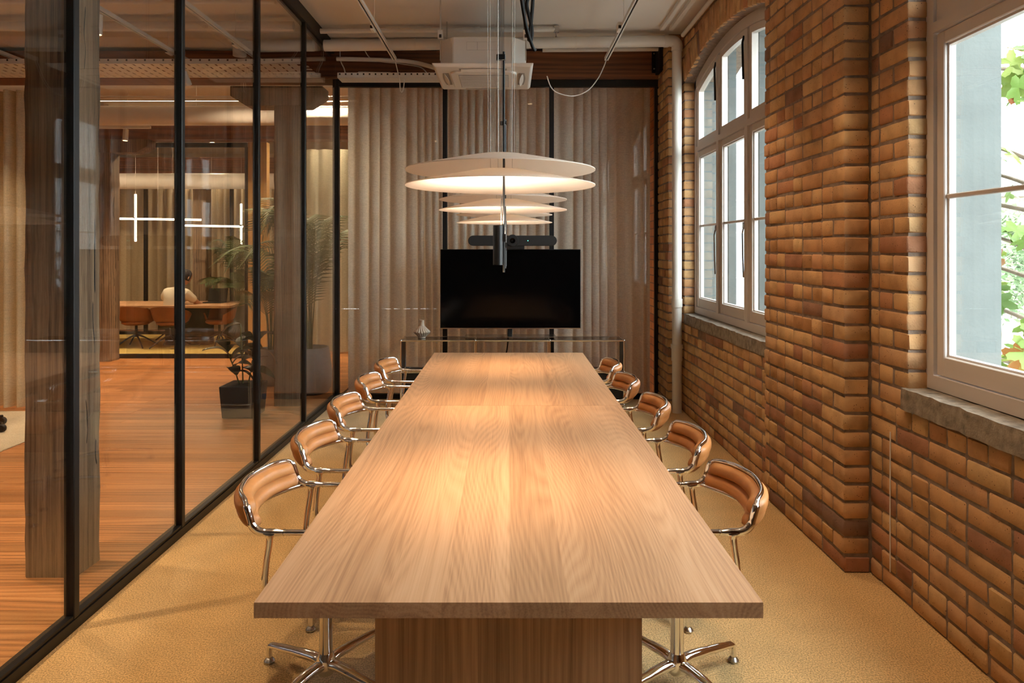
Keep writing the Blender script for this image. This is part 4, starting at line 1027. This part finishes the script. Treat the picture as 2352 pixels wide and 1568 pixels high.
for sx in (-1,1): hd.tube([(sx*0.074,-0.005,-0.03),(sx*0.082,-0.008,0.0),(sx*0.074,-0.005,0.025)], [0.008,0.012,0.008], 8); hd.lathe([(0,-0.008),(0.009,0),(0,0.008)], 8, (sx*0.03,0.083,0.02))
hd.tube([(-0.022,0.082,-0.055),(0,0.088,-0.057),(0.022,0.082,-0.055)], 0.005, 6)
hd = hd.build('head', skin, pe, smooth=70); hd.location = (0.12, 0.21, 1.165); hd.rotation_euler = (-0.45, 0, -0.5)
hr = MB().lathe([(0.0,0.136),(0.05,0.126),(0.078,0.092),(0.085,0.04),(0.082,-0.01),(0.074,-0.05),(0.0,-0.052)], 20)
for i, p in enumerate(hr.v): hr.v[i] = (p[0], p[1]*1.12-0.018, p[2])
hr.build('hair', hairm, hd, smooth=70)
skinned('t_shirt', [(0,0,0.46),(0,-0.01,0.60),(0.02,0.02,0.78),(0.05,0.07,0.935),(0.07,0.10,0.985),(-0.10,0.05,0.925),(-0.168,0.095,0.865),(-0.185,0.15,0.815),(0.20,0.07,0.905),(0.268,0.135,0.825),(0.285,0.18,0.79)],
        [(0,1),(1,2),(2,3),(3,4),(3,5),(5,6),(6,7),(3,8),(8,9),(9,10)], [(0.165,0.13),(0.16,0.125),(0.172,0.128),(0.16,0.115),0.068,0.09,0.074,0.066,0.09,0.074,0.066], shirt, pe)
skinned('trousers', [(0,0,0.45),(-0.09,0.03,0.455),(-0.10,0.37,0.49),(-0.10,0.42,0.12),(0.09,0.03,0.455),(0.11,0.37,0.49),(0.11,0.42,0.12)], [(0,1),(1,2),(2,3),(0,4),(4,5),(5,6)], [(0.15,0.12),0.10,0.08,0.065,0.10,0.08,0.065], trousers, pe)
lt = thing('laptop', 'open black laptop on the distant meeting table before the person', 'laptop', (-4.93, 11.45, 0.686))
MB().box(-0.16,0.16,-0.11,0.11,0.0,0.016).build('keyboard_base', M['blackm'], lt, bevel=0.004, segs=1)
o = MB().box(-0.16,0.16,-0.006,0.004,0.0,0.225).build('screen_lid', M['blackm'], lt, bevel=0.003, segs=1); o.location = (0,0.11,0.016); o.rotation_euler = (-0.25,0,0)

# ---------------------------------------------------------------- plants
M['leaf'] = plain('palm_green', lin(74,92,50), 0.5, 0, 0.25, 6); M['leafd'] = plain('rubber_leaf', lin(58,60,40), 0.35, 0, 0.3, 10); M['stem'] = plain('stem_green', lin(110,112,66), 0.6)
M['soil'] = plain('dark_soil', lin(50,38,30), 0.95, 0, 0.3, 40); M['potg'] = plain('pale_grey_pot', lin(150,156,160), 0.7, 0, 0.06, 8); M['potd'] = plain('charcoal_pot', lin(48,44,44), 0.8)
def palm(loc, h, nf, seed, label, pot_r=0.23, pot_h=0.52, spread=0.9, pot=None, arc=(0,2*PI)):
    rr = random.Random(seed); t = thing('potted_palm', label, 'plant', loc)
    MB().lathe([(0.0,0.0),(pot_r*0.80,0.0),(pot_r*0.95,0.06),(pot_r*1.0,pot_h*0.45),(pot_r*0.90,pot_h*0.85),(pot_r*0.84,pot_h),(pot_r*0.78,pot_h),(pot_r*0.76,pot_h-0.05),(0,pot_h-0.05)], 36).build('pot', pot or M['potg'], t, smooth=50)
    MB().lathe([(0.0,pot_h-0.045),(pot_r*0.77,pot_h-0.05)], 24, cap=False).build('soil', M['soil'], t)
    for k in range(nf):
        az = arc[0]+(arc[1]-arc[0])*(k+0.5)/nf+rr.uniform(-0.15,0.15); reach = spread*rr.uniform(0.45,1.0); top = h*rr.uniform(0.55,1.0)
        c, s = math.cos(az), math.sin(az); pts = []
        for i in range(11):
            q = i/10; r_ = 0.03+reach*(q**1.7); z = pot_h-0.05+(top-pot_h)*(math.sin(q*2.05)/math.sin(1.57))*1.0
            pts.append(Vector((r_*c, r_*s, z)))
        sp = spline(pts, 4); b = MB().tube(sp, [0.008*(1-0.85*i/(len(sp)-1)) for i in range(len(sp))], 5)
        n0 = int(len(sp)*0.36)
        for i in range(n0, len(sp)):
            q = (i-n0)/(len(sp)-n0); T = (sp[min(i+1,len(sp)-1)]-sp[max(i-1,0)]).normalized()
            S = T.cross(Vector((0,0,1))).normalized(); U = S.cross(T)
            ll = 0.30*h/1.9*(0.35+1.0*math.sin(PI*min(1,0.18+0.75*q)))
            for sd in (-1,1):
                d = (S*sd*0.85+T*0.55+U*0.18).normalized(); p = sp[i]; w_ = T*0.0095
                m1 = p+d*ll*0.5+Vector((0,0,-0.02*ll)); e = p+d*ll+Vector((0,0,-0.28*ll))
                k0 = len(b.v); b.add([p-w_*0.5,p+w_*0.5,m1+w_+U*0.003,m1-w_+U*0.003,e], [(0,1,2,3),(3,2,4)])
        b.build('frond', M['leaf'], t, smooth=60)
    return t
palm((-2.19, 7.55, 0), 2.15, 13, 21, 'tall kentia palm in a pale grey pot behind the timber post', 0.235, 0.50, 0.95, arc=(1.35,3.75))
palm((-2.78, 8.0, 0), 1.6, 8, 33, 'palm in a grey pot between the post and the rubber plant', 0.18, 0.42, 0.6)
palm((-4.75, 11.95, 0.006), 1.85, 11, 44, 'palm in a blue-grey pot inside the distant meeting room', 0.22, 0.62, 0.6, plain('blue_grey_pot', lin(110,126,140), 0.7))
def rubber_plant(loc, label):
    rr = random.Random(5); t = thing('rubber_plant', label, 'plant', loc)
    MB().hexa([(-0.15,-0.15,0),(0.15,-0.15,0),(0.15,0.15,0),(-0.15,0.15,0),(-0.17,-0.17,0.30),(0.17,-0.17,0.30),(0.17,0.17,0.30),(-0.17,0.17,0.30)]).build('pot', M['potd'], t, bevel=0.01)
    MB().box(-0.15,0.15,-0.15,0.15,0.28,0.302).build('soil', M['soil'], t)
    stems = []
    for (dx, dy, hh) in ((-0.02,0,0.86),(0.08,0.05,0.74),(-0.09,-0.03,0.62)):
        p = spline([(dx*0.4,dy*0.4,0.28),(dx*0.9,dy,0.28+(hh-0.28)*0.5),(dx*1.6,dy*1.4,hh)],5); MB().tube(p, 0.007, 6).build('stem', M['stem'], t, smooth=50); stems.append(p)
    def leaf_mesh():
        v = []; f = []; n = 8
        for i in range(n+1):
            q = i/n; w_ = 0.052*math.sin(PI*min(0.985,max(0.02,q**0.85)))**0.8; zc = 0.03*math.sin(PI*q)-0.07*q*q
            v += [(q*0.21,-w_,zc+0.012),(q*0.21,0,zc),(q*0.21,w_,zc+0.012)]
        for i in range(n):
            for j in range(2): k = i*3+j; f.append((k,k+1,k+4,k+3))
        m_ = len(v); v += [(a,b,c-0.0012) for a,b,c in v]; f += [tuple(m_+i for i in reversed(q)) for q in list(f)]
        return MB().add(v,f).mesh('leaf', 70)
    lm = leaf_mesh()
    for p in stems:
        for i in range(3, len(p)):
            if rr.random() < 0.95:
                o = obj('leaf', lm, M['leafd'], t); o.location = p[i]; o.rotation_euler = (rr.uniform(-0.3,0.3), rr.uniform(-0.9,0.35), rr.uniform(0,2*PI)); o.scale = (rr.uniform(0.8,1.2),)*3
rubber_plant((-2.52, 6.50, 0.001), 'dark-leaved rubber plant in a charcoal square pot beyond the glass')
cable('loose_cable', [(-2.30,3.24,3.69),(-2.28,3.245,3.40),(-2.27,3.245,3.2),(-2.2,3.22,3.05),(-2.1,3.20,3.02)], 0.006, M['rubber'], 'thin dark cable curving over the weathered post near the ceiling')

# ---------------------------------------------------------------- outside the windows
struct('ground', MB().box(2.2, 120, -60, 160, -4.1, -4.0), plain('asphalt', lin(120,120,118), 0.9), 'grey street far below the windows', 'ground')
def facade(name, x0, x1, y0, y1, h, mat, label, nx, nz, ww, wh, zb, frame):
    t = thing(name, label, 'building', ((x0+x1)/2, (y0+y1)/2, -4.0)); hx, hy = (x1-x0)/2, (y1-y0)/2
    MB().box(-hx,hx,-hy,hy,0,h).build('wall', mat, t); MB().box(-hx-0.2,hx+0.2,-hy-0.3,hy,h,h+0.5).build('parapet', mat, t)
    gm = plain('dull_window_glass', lin(120,132,142), 0.15)
    for j in range(nz):
        for i in range(nx):
            xc = -hx+(i+0.5)*2*hx/nx; zc = zb+j*3.4
            w = MB().box(xc-ww/2-0.08,xc+ww/2+0.08,-hy-0.06,-hy+0.02,zc-0.08,zc+wh+0.08).build('window_frame', frame, t)
            for q in (0,1): MB().box(xc-ww/2+q*ww/2+0.03,xc-ww/2+(q+1)*ww/2-0.03,-hy-0.075,-hy-0.05,zc,zc+wh).build('window_pane', gm, w)
facade('office_block', 6.5, 17.5, 30, 40, 15, plain('white_render', lin(150,152,153), 0.9), 'white office block seen through the arched window', 5, 4, 1.6, 1.9, 1.0, M['frame'])
facade('town_house', 26, 46, 44, 54, 9, plain('cream_stone', lin(150,138,120), 0.9), 'cream stone building behind the vine leaves', 6, 2, 1.3, 2.2, 1.2, M['frame'])
M['vine'] = None
m, nt, bs = newmat('vine_leaf'); oi = N(nt,'ShaderNodeObjectInfo'); r = ramp(nt, [(0,lin(70,100,36)),(0.45,lin(104,130,52)),(0.8,lin(134,148,72)),(0.93,lin(150,112,52)),(1.0,lin(146,84,42))]); L(nt,oi,'Random',r,0); L(nt,r,0,bs,'Base Color'); bs.inputs['Roughness'].default_value = 0.5
tl = N(nt,'ShaderNodeBsdfTranslucent'); L(nt,r,0,tl,0); ms = N(nt,'ShaderNodeMixShader'); ms.inputs[0].default_value = 0.45; L(nt,bs,0,ms,1); L(nt,tl,0,ms,2); L(nt,ms,0,nt.nodes['Material Output'],0); M['vine'] = m
bark = plain('bark', lin(92,80,66), 0.9, 0, 0.2, 20)
tr = thing('plane_tree', 'leafy plane tree close outside the nearer window', 'tree', (3.75, 4.75, -4.0))
MB().tube(spline([(0.5,0.5,0),(0.45,0.45,2.5),(0.3,0.3,4.6),(0.1,0.2,6.2),(0,0.1,7.6)],5), [0.12-0.0045*i for i in range(21)], 10).build('trunk', bark, tr, smooth=60)
rr = random.Random(12); tips = []
for k in range(16):
    z0 = 4.3+0.17*k; a = rr.uniform(2.2,5.2); ln = rr.uniform(0.7,1.5)
    p = spline([(0.3-0.02*k,0.3-0.015*k,z0),(0.3+ln*0.5*math.cos(a),0.3+ln*0.5*math.sin(a),z0+0.18),(0.3+ln*math.cos(a),0.3+ln*math.sin(a),z0+rr.uniform(-0.1,0.25))],6)
    MB().tube(p, [0.018-0.0011*i for i in range(13)], 6).build('branch', bark, tr, smooth=60); tips += p[4:]
lob = []
for i in range(40):
    a = -PI*0.86+2*PI*0.86*i/39; r_ = 0.055+0.048*abs(math.cos(2.6*a))**1.6*(1.1-0.12*abs(a)) + 0.004*((i%2)*2-1)
    lob.append((r_*math.cos(a), r_*math.sin(a)))
lob = [(-0.012,-0.006)]+lob+[(-0.012,0.006)]
v = [(x,y,0.012-1.6*(x*x+y*y)+0.10*abs(y)*0.3) for x,y in lob]; n = len(v)
f = [(n,i,(i+1)%n) for i in range(n)]; v.append((0.01,0,0.006)); m_ = len(v)
v2 = v+[(a,b,c-0.001) for a,b,c in v]; f2 = f+[tuple(m_+i for i in reversed(q)) for q in f]
lmesh = MB().add(v2,f2).tube([(-0.012,0,0.004),(-0.06,0,0.02)],0.0018,4).mesh('leaf', 70)
for i in range(300):
    p = rr.choice(tips); o = obj('leaf', lmesh, M['vine'], tr)
    o.location = p+Vector((rr.uniform(-0.16,0.16),rr.uniform(-0.16,0.16),rr.uniform(-0.18,0.10)))
    o.rotation_euler = (rr.uniform(0.3,1.7), rr.uniform(-0.6,0.6), rr.uniform(0,2*PI)); o.scale = (rr.uniform(0.7,1.25),)*3
# two rounder trees across the street
def round_tree(loc, r, seed, label):
    rr = random.Random(seed); t = thing('street_tree', label, 'tree', loc)
    MB().tube([(0,0,0),(0.1,0,2.0),(0,0.1,3.6)], [0.22,0.18,0.12], 10).build('trunk', bark, t, smooth=60)
    b = MB()
    for i in range(2600):
        d = Vector((rr.gauss(0,1),rr.gauss(0,1),rr.gauss(0,1))).normalized()*r*rr.uniform(0.6,1.0)*(1+0.15*math.sin(5*rr.random()))
        p = d+Vector((0,0,3.6+r*0.6)); s = 0.16*rr.uniform(0.6,1.3)
        a = Vector((rr.uniform(-1,1),rr.uniform(-1,1),rr.uniform(-1,1))).normalized(); c = a.orthogonal().normalized()
        b.add([p-a*s,p+c*s*0.5,p+a*s,p-c*s*0.5],[(0,1,2,3)])
    b.build('crown', plain('tree_green_%d' % seed, lin(86,106,68), 0.8, 0, 0.2, 3), t)
round_tree((21, 29.5, -4.0), 2.6, 3, 'round green tree across the street before the cream building')
round_tree((27, 33.5, -4.0), 2.2, 4, 'smaller round tree farther along the street')
